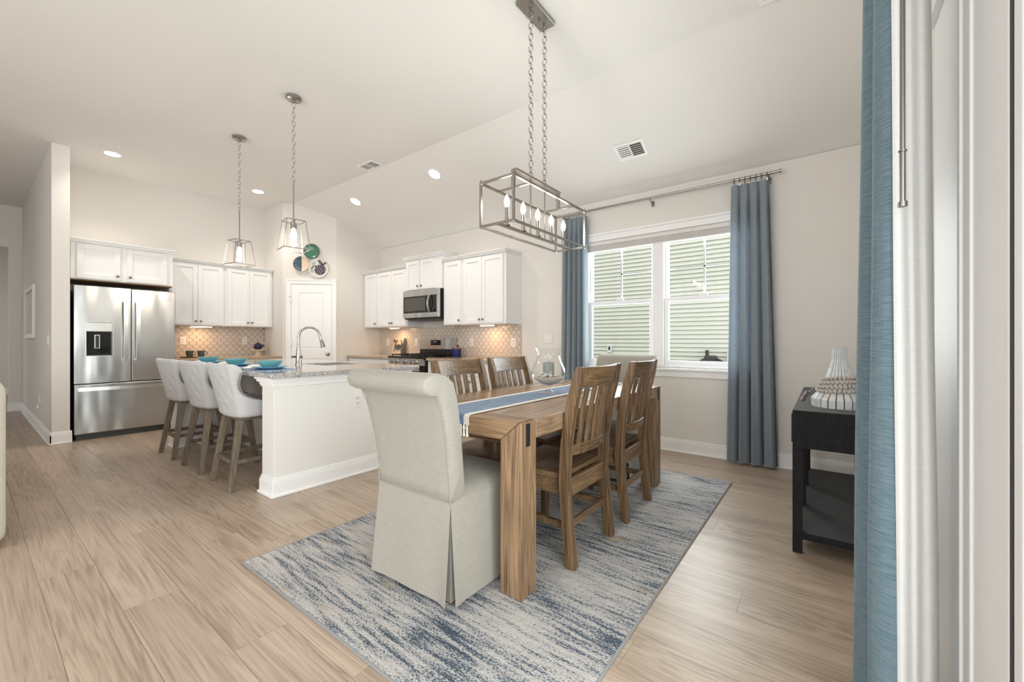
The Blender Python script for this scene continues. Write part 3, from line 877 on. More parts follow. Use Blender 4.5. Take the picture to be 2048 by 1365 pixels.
backsplash('glossy beige lantern-tile backsplash beside the refrigerator', FW, 1.70, 3.036, 0.910, 1.361, lambda u, z: False, lambda u, z: -u)
backsplash('beige lantern-tile backsplash behind the range', RW, -6.266, -3.20, 0.910, 1.361, lambda u, z: -5.12 < u < -4.36 and z < 1.12, lambda u, z: -u)

def outlet(label, F, u, z, n=0.0, w=0.072, h=0.116, kind='outlet', group=None):
    r = thing('wall_outlet' if kind == 'outlet' else 'light_switch', label, 'outlet' if kind == 'outlet' else 'switch', fp(F, u, n, z - h / 2), 0, group)
    p = MB(); p.fbox(F, u - w / 2, u + w / 2, n, n + 0.006, z - h / 2, z + h / 2); p.build('plate', 'plateplaste', r, bevel=0.003, seg=2)
    if kind == 'outlet':
        for dz in (-0.022, 0.022):
            s = MB(); s.fbox(F, u - 0.016, u + 0.016, n + 0.006, n + 0.0085, z + dz - 0.015, z + dz + 0.015); so = s.build('socket', 'plateplaste', r, bevel=0.006)
            t = MB()
            t.fbox(F, u - 0.009, u - 0.005, n + 0.0085, n + 0.0092, z + dz - 0.004, z + dz + 0.008); t.fbox(F, u + 0.005, u + 0.009, n + 0.0085, n + 0.0092, z + dz - 0.004, z + dz + 0.006)
            t.fbox(F, u - 0.003, u + 0.003, n + 0.0085, n + 0.0092, z + dz - 0.012, z + dz - 0.007); t.build('slot', 'slot', so)
    else:
        k = max(1, round(w / 0.055) - 0) if w > 0.1 else 1
        for i in range(k):
            c = u + (i - (k - 1) / 2) * 0.046
            s = MB(); s.fbox(F, c - 0.017, c + 0.017, n + 0.006, n + 0.009, z - 0.034, z + 0.034); s.build('rocker', 'plateplaste', r, bevel=0.003)
    return r
outlet('white outlet on the tile beside the refrigerator', FW, 1.93, 1.145, 0.0095)
outlet('white outlet on the tile near the cake stand', FW, 2.735, 1.14, 0.0095)
outlet('outlet on the tile in the pantry corner left of the crab board', RW, -6.03, 1.12, 0.0095)
outlet('outlet on the tile between crab board and range', RW, -5.285, 1.12, 0.0095)
outlet('outlet on the tile right of the blue canister', RW, -4.08, 1.12, 0.0095)
outlet('outlet at the end of the tile next to the painted wall', RW, -3.32, 1.12, 0.0095, w=0.08, h=0.12)
outlet('double rocker switch on the wall between tile and curtain', RW, -2.78, 1.17, 0.0, w=0.116, h=0.118, kind='switch')

def strip_light(label, F, u, n, z, w):
    r = thing('under_cabinet_light', label, 'light', fp(F, u, n, z - 0.022))
    h = MB(); h.fbox(F, u - w / 2, u + w / 2, n - 0.03, n + 0.03, z - 0.014, z - 0.0005); h.build('housing', 'trim', r, bevel=0.002)
    e = MB(); e.fbox(F, u - w / 2 + 0.006, u + w / 2 - 0.006, n - 0.024, n + 0.024, z - 0.021, z - 0.014); e.build('lens', 'ucl', r)
    p = fp(F, u, n, z - 0.028)
    a = area('under_cabinet_glow', p, (0, 0, 0), 0.05, 0.05, 1.1, (1.0, 0.58, 0.28))
    return r
strip_light('lit strip under the cabinet right of the refrigerator', FW, 2.10, 0.20, 1.362, 0.26)
strip_light('lit strip under the cabinet left of the microwave', RW, -5.60, 0.20, 1.362, 0.20)
strip_light('lit strip under the cabinet nearest the dining window', RW, -3.62, 0.20, 1.362, 0.22)

# ---- refrigerator
fg = thing('refrigerator', 'stainless french-door refrigerator with water dispenser', 'refrigerator', (-7.10, 1.21, 0))
Y0, Y1, XF = 0.752, 1.664, -6.78
MB().box(-7.47, -6.845, Y0 + 0.012, Y1 - 0.012, 0.03, 1.745).build('body', 'blackplastic', fg, bevel=0.006)
MB().box(-7.3, -6.83, Y0 + 0.02, Y1 - 0.02, 0.0, 0.075).build('kick_grille', 'darkgrey', fg)
ym = 1.237
DY0, DY1, DZ0, DZ1 = 0.850, 1.070, 0.968, 1.358
for a, b, hasd in ((Y0, ym - 0.004, True), (ym + 0.004, Y1, False)):
    d = MB()
    if hasd:
        d.box(-6.84, XF, a, DY0, 0.652, 1.776); d.box(-6.84, XF, DY1, b, 0.652, 1.776)
        d.box(-6.84, XF, DY0, DY1, 0.652, DZ0); d.box(-6.84, XF, DY0, DY1, DZ1, 1.776)
    else:
        d.box(-6.84, XF, a, b, 0.652, 1.776)
    do = d.build('door', 'steel', fg, bevel=0.0 if hasd else 0.006, seg=2)
    hy = b - 0.052 if hasd else a + 0.052
    hz = [0.90 + (1.62 - 0.90) * i / 10 for i in range(11)]
    h = MB()
    for i in range(10):
        xa = XF + 0.030 + 0.020 * sin(pi * i / 10); xb = XF + 0.030 + 0.020 * sin(pi * (i + 1) / 10)
        h.hexa([(xa, hy - .019, hz[i]), (xa + .014, hy - .019, hz[i]), (xa + .014, hy + .019, hz[i]), (xa, hy + .019, hz[i]),
                (xb, hy - .019, hz[i + 1]), (xb + .014, hy - .019, hz[i + 1]), (xb + .014, hy + .019, hz[i + 1]), (xb, hy + .019, hz[i + 1])])
    for z in (0.905, 1.60):
        h.box(XF - 0.002, XF + 0.034, hy - 0.014, hy + 0.014, z, z + 0.02)
    h.build('handle', 'steelplain', do)
    if hasd:
        MB().box(-6.838, -6.832, DY0, DY1, DZ0, DZ1).build('dispenser_back', 'blackglass', do)
        g = MB(); g.box(-6.832, XF - 0.012, DY0, DY1, 1.25, DZ1); g.build('dispenser_display', 'steelplain', do, bevel=0.004)
        rim = MB()
        for (p0, p1, z0, z1) in ((DY0 - .006, DY1 + .006, DZ1, DZ1 + .006), (DY0 - .006, DY1 + .006, DZ0 - .006, DZ0), (DY0 - .006, DY0, DZ0, DZ1), (DY1, DY1 + .006, DZ0, DZ1)):
            rim.box(XF - 0.004, XF + 0.003, p0, p1, z0, z1)
        rim.build('dispenser_rim', 'steelplain', do)
        pd = MB(); c = (DY0 + DY1) / 2 - 0.015
        pd.box(-6.832, -6.815, c - 0.024, c + 0.024, 1.05, 1.215); pd.build('paddle', 'steelplain', do, bevel=0.006)
        pd = MB(); pd.box(-6.815, -6.812, c - 0.016, c + 0.016, 1.06, 1.205); pd.build('paddle_inset', 'blackplastic', do)
        tr_ = MB(); tr_.box(-6.832, XF - 0.008, DY0 + .004, DY1 - .004, DZ0, DZ0 + 0.012); tr_.build('drip_tray', 'darkgrey', do)
    else:
        lg = MB(); yy = 1.545
        for k, wd in enumerate((0.012, 0.006, 0.004, 0.006, 0.005, 0.008, 0.007, 0.007, 0.004)):
            lg.box(XF - 0.001, XF + 0.0015, yy, yy + wd * 0.8, 1.672, 1.672 + (0.014 if k in (0, 1, 8) else 0.009)); yy += wd
        lg.build('badge', 'trim', do)
fz = MB().box(-6.84, XF, Y0, Y1, 0.072, 0.640)
fo_ = fz.build('freezer_drawer', 'steel', fg, bevel=0.006, seg=2)
h = MB(); hs = [Y0 + 0.03 + (Y1 - Y0 - 0.06) * i / 10 for i in range(11)]
for i in range(10):
    xa = XF + 0.030 + 0.022 * sin(pi * i / 10); xb = XF + 0.030 + 0.022 * sin(pi * (i + 1) / 10)
    h.hexa([(xa, hs[i], .565), (xa + .014, hs[i], .565), (xb + .014, hs[i + 1], .565), (xb, hs[i + 1], .565), (xa, hs[i], .607), (xa + .014, hs[i], .607), (xb + .014, hs[i + 1], .607), (xb, hs[i + 1], .607)])
h.box(XF - .002, XF + .034, hs[0], hs[0] + .02, .575, .6); h.box(XF - .002, XF + .034, hs[-1] - .02, hs[-1], .575, .6)
h.build('handle', 'steelplain', fo_)

# ---- microwave over the range
mw = thing('microwave', 'stainless over-range microwave with curved handle', 'microwave', (-4.735, 4.23, 1.452))
MX0, MX1, MF = -5.128, -4.345, 4.03
MB().box(MX0, MX1, MF + 0.03, YW - 0.003, 1.465, 1.888).build('body', 'blackplastic', mw, bevel=0.004)
MB().box(MX0 + 0.06, MX1 - 0.02, MF + 0.06, YW - 0.01, 1.445, 1.465).build('vent_base', 'darkgrey', mw)
fc = MB(); fc.box(MX0, MX1, MF + 0.001, MF + 0.03, 1.80, 1.888); fc.box(MX0, MX1, MF + 0.001, MF + 0.03, 1.485, 1.555)
fc.box(MX1 - 0.045, MX1, MF + 0.001, MF + 0.03, 1.555, 1.80)
fc.build('front_frame', 'steel', mw, bevel=0.002, seg=1)
dr = MB().box(MX0, MX1 - 0.046, MF + 0.006, MF + 0.028, 1.556, 1.799)
dro = dr.build('door', 'blackglass', mw)
MB().box(MX0 + 0.03, MX0 + 0.50, MF + 0.002, MF + 0.006, 1.585, 1.775).build('door_window', 'ovenglass', dro)
hp = [(-4.525, MF - 0.012 - 0.035 * sin(pi * i / 10), 1.56 + 0.245 * i / 10) for i in range(11)]
MB().tube(hp, 0.013, 8).build('handle', 'steelplain', dro, smooth=True)

# ---- range
rg = thing('gas_range', 'stainless range with black cooktop and rear control panel', 'range', (-4.74, 4.08, 0))
RX0, RX1 = -5.126, -4.352
MB().box(RX0, RX1, 3.80, 4.40, 0.08, 0.895).build('body', 'blackplastic', rg, bevel=0.004)
MB().box(RX0 + 0.03, RX1 - 0.03, 3.83, 4.3, 0, 0.08).build('base', 'blackplastic', rg)
MB().box(RX0 - 0.004, RX1 + 0.004, 3.755, 4.38, 0.895, 0.925).build('cooktop', 'blackglass', rg, bevel=0.006)
MB().box(RX0 + 0.004, RX1 - 0.004, 3.76, 3.80, 0.80, 0.893).build('knob_panel', 'steel', rg, bevel=0.004)
MB().box(RX0 + 0.004, RX1 - 0.004, 3.765, 3.80, 0.27, 0.785).build('oven_door', 'blackglass', rg, bevel=0.006)
MB().tube([(RX0 + 0.05, 3.735, 0.74), (RX1 - 0.05, 3.735, 0.74)], 0.013, 8).build('oven_handle', 'steelplain', rg, smooth=True)
MB().box(RX0 + 0.004, RX1 - 0.004, 3.765, 3.80, 0.09, 0.26).build('drawer', 'steel', rg, bevel=0.006)
for x in (-5.04, -4.945, -4.765, -4.61, -4.525):
    kk = MB().tube([(x, 3.76, 0.848), (x, 3.75, 0.848), (x, 3.725, 0.848)], 0.026, 14, radii=[0.03, 0.028, 0.024])
    kk.build('knob', 'steelplain', rg, smooth=True)
bpn = MB(); bpn.box(RX0 + 0.01, RX1 - 0.006, 4.345, 4.415, 1.01, 1.185); bpn.build('control_panel', 'steel', rg, bevel=0.008)
MB().box(RX0 + 0.01, RX1 - 0.006, 4.35, 4.415, 0.925, 1.01).build('panel_riser', 'blackplastic', rg)
dsp = MB().box(-4.86, -4.64, 4.341, 4.347, 1.075, 1.155).build('display', 'blackglass', rg, bevel=0.002)
MB().box(-4.78, -4.74, 4.3395, 4.3412, 1.125, 1.135).build('clock_digits', 'display', dsp)
gr = MB()
for gx0, gx1 in ((RX0 + 0.03, -4.745), (-4.735, RX1 - 0.03)):
    for y in (3.80, 3.96, 4.12, 4.30): gr.box(gx0, gx1, y, y + 0.014, 0.935, 0.950)
    for i in range(4):
        x = gx0 + (gx1 - gx0 - .014) * i / 3; gr.box(x, x + 0.014, 3.80, 4.314, 0.935, 0.950)
    for x in (gx0, gx1 - .014):
        for y in (3.80, 4.30): gr.box(x, x + 0.014, y, y + 0.014, 0.9245, 0.936)
gr.build('grate', 'blackplastic', rg)

# ================================================================== ISLAND
isl = thing('kitchen_island', 'cream kitchen island with pilaster end walls and stool recess', 'island', (-4.42, 1.98, 0))
EX0, EX1 = -3.40, -3.205
IY0, IY1 = 1.362, 2.60
for x0, x1, nm in ((EX0, EX1, 'end_wall'), (-5.70, -5.505, 'end_wall')):
    MB().box(x0, x1, IY0, IY1, 0, 0.872).build(nm, 'islandpaint', isl, bevel=0.002, seg=1)
    bb = MB()
    for t, z0, z1 in ((0.016, 0, 0.105), (0.012, 0.105, 0.122), (0.006, 0.122, 0.138), (0.027, 0, 0.018)):
        bb.box(x0 - t, x1 + t, IY0 - t, IY1 + 0.001, z0, z1)
    bb.build('baseboard', 'trim', isl, bevel=0.003, seg=1)
    cp = MB()
    for t, z0, z1 in ((0.010, 0.800, 0.815), (0.016, 0.815, 0.835), (0.030, 0.835, 0.855), (0.042, 0.855, 0.872)):
        cp.box(x0 - t, x1 + t, IY0 - t, IY1 + 0.001, z0, z1)
    cp.build('capital_trim', 'trim', isl, bevel=0.004, seg=2)
MB().box(-5.505, -3.40, 1.875, 1.99, 0, 0.872).build('knee_wall', 'islandpaint', isl)
kb_ = MB()
for t, z0, z1 in ((0.016, 0, 0.105), (0.012, 0.105, 0.122), (0.006, 0.122, 0.138)):
    kb_.box(-5.48, -3.425, 1.875 - t, 1.8755, z0, z1)
kb_.build('baseboard', 'trim', isl, bevel=0.003, seg=1)
MB().box(-5.505, -4.36, 1.99, 2.56, 0.1, 0.872).build('cabinet_body', 'cab', isl)
MB().box(-3.80, -3.40, 1.99, 2.56, 0.1, 0.872).build('cabinet_body', 'cab', isl)
MB().box(-4.36, -3.80, 2.535, 2.56, 0.1, 0.872).build('sink_front', 'cab', isl)
MB().box(-5.505, -3.40, 1.99, 2.50, 0.0, 0.1).build('toe_kick', 'cab', isl)
FI = ((0, 2.56), (1, 0), (0, 1))
for k in range(4):
    a = -5.41 + k * 0.50
    shaker(FI, a, a + 0.485, 0.115, 0.855, 0, isl, (a + 0.45, 0.8))
outlet('duplex outlet on the island end wall beside the slipcovered chair', FE[:0] + ((EX1, 0), (0, 1), (1, 0)), 2.035, 0.632, 0.0)

ct = MB(); CX0, CX1, CY0, CY1, CZ0, CZ1 = -5.80, -3.125, 1.31, 2.65, 0.873, 0.906
SX0, SX1, SY0, SY1 = -4.33, -3.83, 2.09, 2.50
xs = [CX0, SX0, SX1, CX1]; ys = [CY0, SY0, SY1, CY1]
vs = []; fs = []
for z in (CZ0, CZ1):
    for y in ys:
        for x in xs: vs.append((x, y, z))
for j in range(3):
    for i in range(3):
        if (i, j) != (1, 1):
            a = j * 4 + i
            fs.append((a, a + 4, a + 5, a + 1)); fs.append((16 + a, 16 + a + 1, 16 + a + 5, 16 + a + 4))
loop = [0, 1, 2, 3, 7, 11, 15, 14, 13, 12, 8, 4]
for k in range(12):
    a, b = loop[k], loop[(k + 1) % 12]; fs.append((a, b, b + 16, a + 16))
for a, b in ((5, 9), (9, 10), (10, 6), (6, 5)): fs.append((a, b, b + 16, a + 16))
ct.add(vs, fs)
tag(ct.build('countertop', 'granite', bevel=0.005, seg=2), 'speckled grey granite island counter with sink cutout', 'countertop')

sk = thing('kitchen_sink', 'stainless undermount sink set into the island counter', 'sink', (-4.08, 2.295, 0.67))
b_ = MB()
b_.box(SX0 - 0.008, SX1 + 0.008, SY0 - 0.008, SY1 + 0.008, 0.672, 0.678)
b_.box(SX0 - 0.010, SX0, SY0 - 0.008, SY1 + 0.008, 0.678, 0.8725); b_.box(SX1, SX1 + 0.010, SY0 - 0.008, SY1 + 0.008, 0.678, 0.8725)
b_.box(SX0, SX1, SY0 - 0.010, SY0, 0.678, 0.8725); b_.box(SX0, SX1, SY1, SY1 + 0.010, 0.678, 0.8725)
b_.build('basin', 'steelplain', sk)
MB().lathe([(0, 0.681), (0.04, 0.681), (0.045, 0.678)], 16, (-4.08, 2.3, 0)).build('drain', 'darknickel', sk)

fa = thing('kitchen_faucet', 'tall brushed steel gooseneck faucet on the island', 'faucet', (-4.11, 1.975, 0.906))
fx, fy = -4.11, 1.975
MB().lathe([(0.032, 0.0), (0.032, 0.008), (0.027, 0.02), (0.024, 0.10), (0.02, 0.14), (0.014, 0.20), (0.0125, 0.21)], 20, (fx, fy, 0.906)).build('body', 'nickel', fa, smooth=True)
pth = [(fx, fy, 1.10), (fx, fy, 1.18)]
# spout swings towards the sink, seen to the right
sdx, sdy = 0.55, 0.83
for i in range(1, 15):
    a = pi * i / 15
    pth.append((fx + sdx * 0.095 * (1 - cos(a)), fy + sdy * 0.095 * (1 - cos(a)), 1.18 + 0.095 * sin(a)))
e = (fx + sdx * 0.20, fy + sdy * 0.20, 1.15)
pth.append(e)
MB().tube(pth, 0.0115, 12).build('gooseneck', 'nickel', fa, smooth=True)
MB().tube([e, (e[0] + sdx * .012, e[1] + sdy * .012, 1.115), (e[0] + sdx * .022, e[1] + sdy * .022, 1.075)], 0.018, 12, radii=[0.0135, 0.018, 0.021]).build('spray_head', 'darknickel', fa, smooth=True)
MB().tube([(fx - 0.02 * sdx, fy - 0.02 * sdy, 0.985), (fx - 0.06, fy - 0.035, 0.985)], 0.012, 8, radii=[0.012, 0.009]).build('lever', 'darknickel', fa, smooth=True)
MB().sphere((fx + 0.034, fy + 0.012, 0.985), 0.012).build('side_button', 'darknickel', fa, smooth=True)

# ---- place settings on the island
def setting(k, x, where):
    y = 1.50
    pm = MB(); n = 40
    pts = []
    for i in range(n):
        t = 2 * pi * i / n
        r = 0.195 * (1 + 0.02 * (1 if i % 2 else -1))
        pts.append((x + r * cos(t), y - 0.0 + r * 0.9 * sin(t)))
    pm.prism(pts, lambda a, b: (a, b, 0.9065), lambda a, b: (a, b, 0.9105))
    tag(pm.build('placemat', 'bluemat'), 'blue and white woven placemat ' + where, 'placemat', 'round placemats on the island')
    pl = MB().lathe([(0, 0.0), (0.07, 0.0), (0.075, 0.003), (0.13, 0.020), (0.135, 0.021), (0.134, 0.024), (0.075, 0.008), (0, 0.006)], 36, (x, y, 0.911))
    tag(pl.build('dinner_plate', 'turqplate', smooth=True), 'bright blue dinner plate ' + where, 'plate', 'blue dinner plates on the island')
    bw = MB().lathe([(0, 0.0), (0.04, 0.0), (0.045, 0.004), (0.078, 0.035), (0.092, 0.060), (0.089, 0.061), (0.075, 0.038), (0.04, 0.009), (0, 0.007)], 36, (x, y, 0.918))
    tag(bw.build('cereal_bowl', 'turq', smooth=True), 'turquoise bowl ' + where, 'bowl', 'turquoise bowls on the island')
    np_ = MB(); nx, ny = x - 0.22, y - 0.02
    def nf(u, v):
        return (nx + (u - .5) * .10 + 0.01 * sin(5 * v + x), ny + (v - .5) * .2, 0.914 + 0.028 * sin(pi * v) * (0.6 + 0.4 * sin(7 * u + 2 * x)) * sin(pi * u) + .002)
    np_.grid(nf, 8, 10); np_.grid(lambda u, v: (nf(u, v)[0], nf(u, v)[1], 0.9082), 8, 10)
    tag(np_.build('napkin', 'paper', smooth=True), 'crumpled white napkin ' + where, 'napkin', 'white napkins on the island')
M['bluemat'] = mat('blue_white_weave', (0.30, 0.40, 0.66), 0.85, vary=0.75, vscale=55, bump=0.4, bscale=90)
setting(0, -3.60, 'in front of the nearest stool')
setting(1, -4.30, 'in front of the middle stool')
setting(2, -5.00, 'in front of the stool nearest the refrigerator')

# ---- items on the kitchen counters
tray = MB().lathe([(0, 0), (0.15, 0), (0.185, 0.010), (0.184, 0.014), (0.148, 0.006), (0, 0.006)], 32, (-7.12, 1.975, 0.909))
tag(tray.build('serving_tray', 'lidwood', smooth=True), 'round wooden tray under the green mugs', 'tray')
for k, (x, y, lb) in enumerate(((-7.11, 1.91, 'green stoneware mug nearer the refrigerator'), (-7.08, 2.035, 'green stoneware mug nearer the cake stand'))):
    mg = thing('mug', lb, 'mug', (x, y, 0.9155), 0, 'green mugs on the wooden tray')
    MB().lathe([(0, 0), (0.033, 0), (0.036, 0.004), (0.046, 0.088), (0.043, 0.088), (0.034, 0.01), (0, 0.008)], 24, (0, 0, 0)).build('cup', 'green', mg, local=True, smooth=True)
    MB().tube([(0.0, 0.040 + 0.032 * sin(pi * i / 8), 0.018 + 0.055 * (1 - cos(pi * i / 8)) / 2 + 0.005) for i in range(9)], 0.0055, 8).build('handle', 'green', mg, local=True, smooth=True)
cs_ = MB().lathe([(0, 0), (0.055, 0), (0.058, 0.004), (0.040, 0.02), (0.022, 0.06), (0.026, 0.075), (0.10, 0.082), (0.108, 0.086), (0.108, 0.094), (0, 0.094)], 32, (-7.22, 2.83, 0.909))
tag(cs_.build('cake_stand', 'cream', smooth=True), 'cream pedestal cake stand on the tan counter', 'cake stand')
tp = thing('teapot', 'small dark blue knobbly pot on the cake stand', 'teapot', (-7.22, 2.83, 1.0035))
MB().lathe([(0, 0), (0.032, 0), (0.052, 0.02), (0.060, 0.045), (0.055, 0.072), (0.036, 0.092), (0.018, 0.10), (0.02, 0.108), (0, 0.113)], 20).build('pot', 'navy', tp, local=True, smooth=True)
MB().tube([(0, 0.05, 0.045), (0, 0.075, 0.055), (0, 0.085, 0.078)], 0.011, 8, radii=[0.014, 0.011, 0.008]).build('spout', 'navy', tp, local=True, smooth=True)
kn = MB()
for i in range(12):
    t = 2 * pi * i / 12
    for zz, rr in ((0.03, .055), (0.055, .058), (0.078, .051)):
        kn.sphere((rr * cos(t + zz * 9), rr * sin(t + zz * 9), zz), 0.008, 6, 4)
kn.build('knobs', 'navy', tp, local=True, smooth=True)
tpl = thing('canister', 'cobalt blue canister with wooden lid beside the range', 'canister', (-4.20, 4.24, 0.909))
MB().lathe([(0, 0), (0.062, 0), (0.065, 0.004), (0.065, 0.125), (0, 0.125)], 28).build('jar', 'deepblue', tpl, local=True, smooth=True)
MB().lathe([(0, 0.1255), (0.066, 0.1255), (0.066, 0.142), (0.062, 0.145), (0, 0.145)], 28).build('lid', 'lidwood', tpl, local=True, smooth=True)
# crab board
cb = thing('crab_board', 'weathered board with painted crab leaning on the tile', 'wall art', (-5.68, 4.36, 0.909))
bd = MB().hexa([(-0.15, -0.03, 0), (0.15, -0.03, 0), (0.15, -0.008, 0), (-0.15, -0.008, 0), (-0.15, 0.028, 0.28), (0.15, 0.028, 0.28), (0.15, 0.05, 0.28), (-0.15, 0.05, 0.28)])
bd.build('board', 'board', cb, local=True, bevel=0.003)
def cp_(u, z): return (u, -0.036 + z * 0.207, z)
cr = MB()
for (cx_, cz_, rx, rz) in ((0.015, 0.125, 0.062, 0.045), (0.015, 0.145, 0.05, 0.035)):
    n = 18; k = len(cr.v)
    cr.add([(*cp_(cx_ + rx * cos(2 * pi * i / n), cz_ + rz * sin(2 * pi * i / n))[:1], cp_(0, cz_ + rz * sin(2 * pi * i / n))[1] - dd, cz_ + rz * sin(2 * pi * i / n)) for dd in (0.0, 0.004) for i in range(n)],
           [tuple(range(n)), tuple(range(n, 2 * n))[::-1]] + [(i, (i + 1) % n, n + (i + 1) % n, n + i) for i in range(n)])
for sgn in (-1, 1):
    for k in range(4):
        x0, z0 = 0.015 + sgn * 0.055, 0.11 + k * 0.015
        cr.tube([cp_(x0, z0), cp_(x0 + sgn * (0.03 + 0.005 * k), z0 - 0.01 + 0.012 * k), cp_(x0 + sgn * (0.035), z0 - 0.06 + 0.02 * k)], 0.0045, 6)
    cr.tube([cp_(0.015 + sgn * 0.05, 0.15), cp_(0.015 + sgn * 0.085, 0.18), cp_(0.015 + sgn * 0.06, 0.225), cp_(0.015 + sgn * 0.03, 0.25)], 0.007, 6, radii=[.006, .009, .012, .004])
cr.build('crab_relief', 'crab', cb, local=True)
st_ = MB()
for i in range(6):
    t = 2 * pi * i / 6
    st_.tube([cp_(-0.10, 0.235), cp_(-0.10 + 0.024 * cos(t), 0.235 + 0.024 * sin(t))], 0.009, 6)
st_.build('starfish_relief', 'crab', cb, local=True)
dw = MB().hexa([(0.125, -0.055, 0), (0.165, -0.055, 0), (0.165, -0.035, 0), (0.125, -0.035, 0), (0.13, 0.02, 0.275), (0.155, 0.02, 0.275), (0.155, 0.03, 0.275), (0.13, 0.03, 0.275)])
dw.build('side_slat', 'crab', cb, local=True, bevel=0.003)

# ---- plates on the pantry wall
def diag_pt(u, n, z): return fp(FD, u, n, z)
def wall_plate(label, x, y, z, r, m, nm='wall_plate'):
    u = ((x - FD[0][0]) * q + (y - FD[0][1]) * q)
    rt = thing(nm, label, 'plate', diag_pt(u, 0, z - r))
    # local disc in the wall frame
    o = MB(); n = 40
    prof = [(0, 0.012), (r * 0.62, 0.012), (r * 0.70, 0.016), (r, 0.030), (r, 0.034), (r * 0.7, 0.021), (r * 0.6, 0.017), (0, 0.017)]
    k = len(o.v)
    for rr, nn in prof:
        for j in range(n):
            t = 2 * pi * j / n
            o.v.append(diag_pt(u + rr * cos(t), nn, z + rr * sin(t)))
    for i in range(len(prof) - 1):
        for j in range(n):
            o.f.append((k + i * n + j, k + i * n + (j + 1) % n, k + (i + 1) * n + (j + 1) % n, k + (i + 1) * n + j))
    o.build('dish', m, rt, smooth=True)
    hg = MB(); hg.fbox(FD, u - 0.02, u + 0.02, 0.0, 0.0125, z + r * 0.2, z + r * 0.5); hg.build('hanger', 'darknickel', rt)
    return rt, u
gp, gu = wall_plate('green textured plate, topmost on the pantry wall', -6.531, 3.349, 2.563, 0.112, 'tealplate')
rb = MB()
for i in range(26):
    t = 2 * pi * i / 26; rb.sphere(diag_pt(gu + 0.113 * cos(t), 0.032, 2.563 + 0.113 * sin(t)), 0.011, 6, 4)
rb.build('beaded_rim', 'green', gp)
bp, bu = wall_plate('half dark blue half peach plate, left on the pantry wall', -6.643, 3.237, 2.36, 0.122, 'peach')
hd_ = MB(); n = 24
pts = [(0.119 * cos(pi / 2 + pi * i / n), 0.119 * sin(pi / 2 + pi * i / n)) for i in range(n + 1)]
def dish_n(r): return 0.0185 if r < 0.075 else 0.0185 + (r - 0.075) * 0.35
hv = [diag_pt(bu + 0.01 + 0.0, 0.019, 2.36 + 0.116), diag_pt(bu + 0.01, 0.019, 2.36 - 0.116)]
gg = MB()
gg.grid(lambda a, b: diag_pt(bu + 0.008 + (b * 0.119) * cos(pi / 2 + pi * a), dish_n(b * 0.119) + 0.0006, 2.36 + (b * 0.119) * sin(pi / 2 + pi * a)), 24, 8)
gg.grid(lambda a, b: diag_pt(bu + 0.008 + (b * 0.119) * cos(pi / 2 + pi * a), dish_n(b * 0.119) - 0.0004, 2.36 + (b * 0.119) * sin(pi / 2 + pi * a)), 24, 8)
gg.build('blue_half', 'duskblue', bp)
rays = MB()
for i in range(9):
    t = pi + 0.15 + i * 0.15
    rays.tube([diag_pt(bu + 0.07 * cos(t), dish_n(.07) + .001, 2.36 + 0.07 * sin(t)), diag_pt(bu + 0.115 * cos(t), dish_n(.115) + .001, 2.36 + 0.115 * sin(t))], 0.0018, 5)
rays.build('pale_rays', 'peach', bp)
vp, vu = wall_plate('ivory plate with purple turtle motif, lowest on the pantry wall', -6.457, 3.423, 2.303, 0.155, 'ivory')
tu = MB()
def ell(b, cx_, cz_, rx, rz, n0, n1, k=20):
    kk = len(b.v)
    b.add([diag_pt(vu + cx_ + rx * cos(2 * pi * i / k), nn, 2.303 + cz_ + rz * sin(2 * pi * i / k)) for nn in (n0, n1) for i in range(k)],
          [tuple(range(k)), tuple(range(k, 2 * k))[::-1]] + [(i, (i + 1) % k, k + (i + 1) % k, k + i) for i in range(k)])
ell(tu, 0.025, -0.03, 0.082, 0.082, 0.017, 0.026)
tu.tube([diag_pt(vu + 0.055 + 0.0, 0.024, 2.303 + 0.05), diag_pt(vu + 0.05, 0.026, 2.303 + 0.08), diag_pt(vu + 0.015, 0.028, 2.303 + 0.125), diag_pt(vu - 0.005, 0.028, 2.303 + 0.115), diag_pt(vu + 0.02, 0.026, 2.303 + 0.075), diag_pt(vu + 0.05, 0.024, 2.303 + 0.06)], 0.008, 6)
tu.tube([diag_pt(vu + 0.06, 0.024, 2.303 + 0.04), diag_pt(vu + 0.1, 0.03, 2.303 + 0.085), diag_pt(vu + 0.125, 0.033, 2.303 + 0.075)], 0.009, 6)
tu.tube([diag_pt(vu - 0.03, 0.022, 2.303 + 0.03), diag_pt(vu - 0.08, 0.024, 2.303 + 0.03), diag_pt(vu - 0.105, 0.027, 2.303 - 0.02)], 0.006, 6)
tu.build('turtle_motif', 'purple', vp)
dots = MB()
for i in range(4):
    for j in range(4):
        a, b = -0.035 + i * 0.036 + (j % 2) * 0.018, -0.085 + j * 0.036
        if (a - 0.025) ** 2 + (b + 0.03) ** 2 < 0.0052: dots.sphere(diag_pt(vu + a, 0.026, 2.303 + b), 0.0085, 6, 4)
dots.build('shell_dots', 'ivory', vp)
fi = MB(); ell(fi, -0.105, -0.055, 0.026, 0.026, 0.019, 0.026, 14); fi.build('mint_spot', 'mint', vp)
fi = MB(); ell(fi, -0.07, 0.07, 0.03, 0.018, 0.019, 0.026, 14); fi.build('mint_spot', 'mint', vp)

# ================================================================== LAMPS
def point(name, loc, power, col=(1.0, 0.85, 0.66), r=0.03):
    l = bpy.data.lights.new(name, 'POINT'); l.energy = power; l.color = col; l.shadow_soft_size = r
    o = bpy.data.objects.new(name, l); o.location = loc; C.objects.link(o); return o

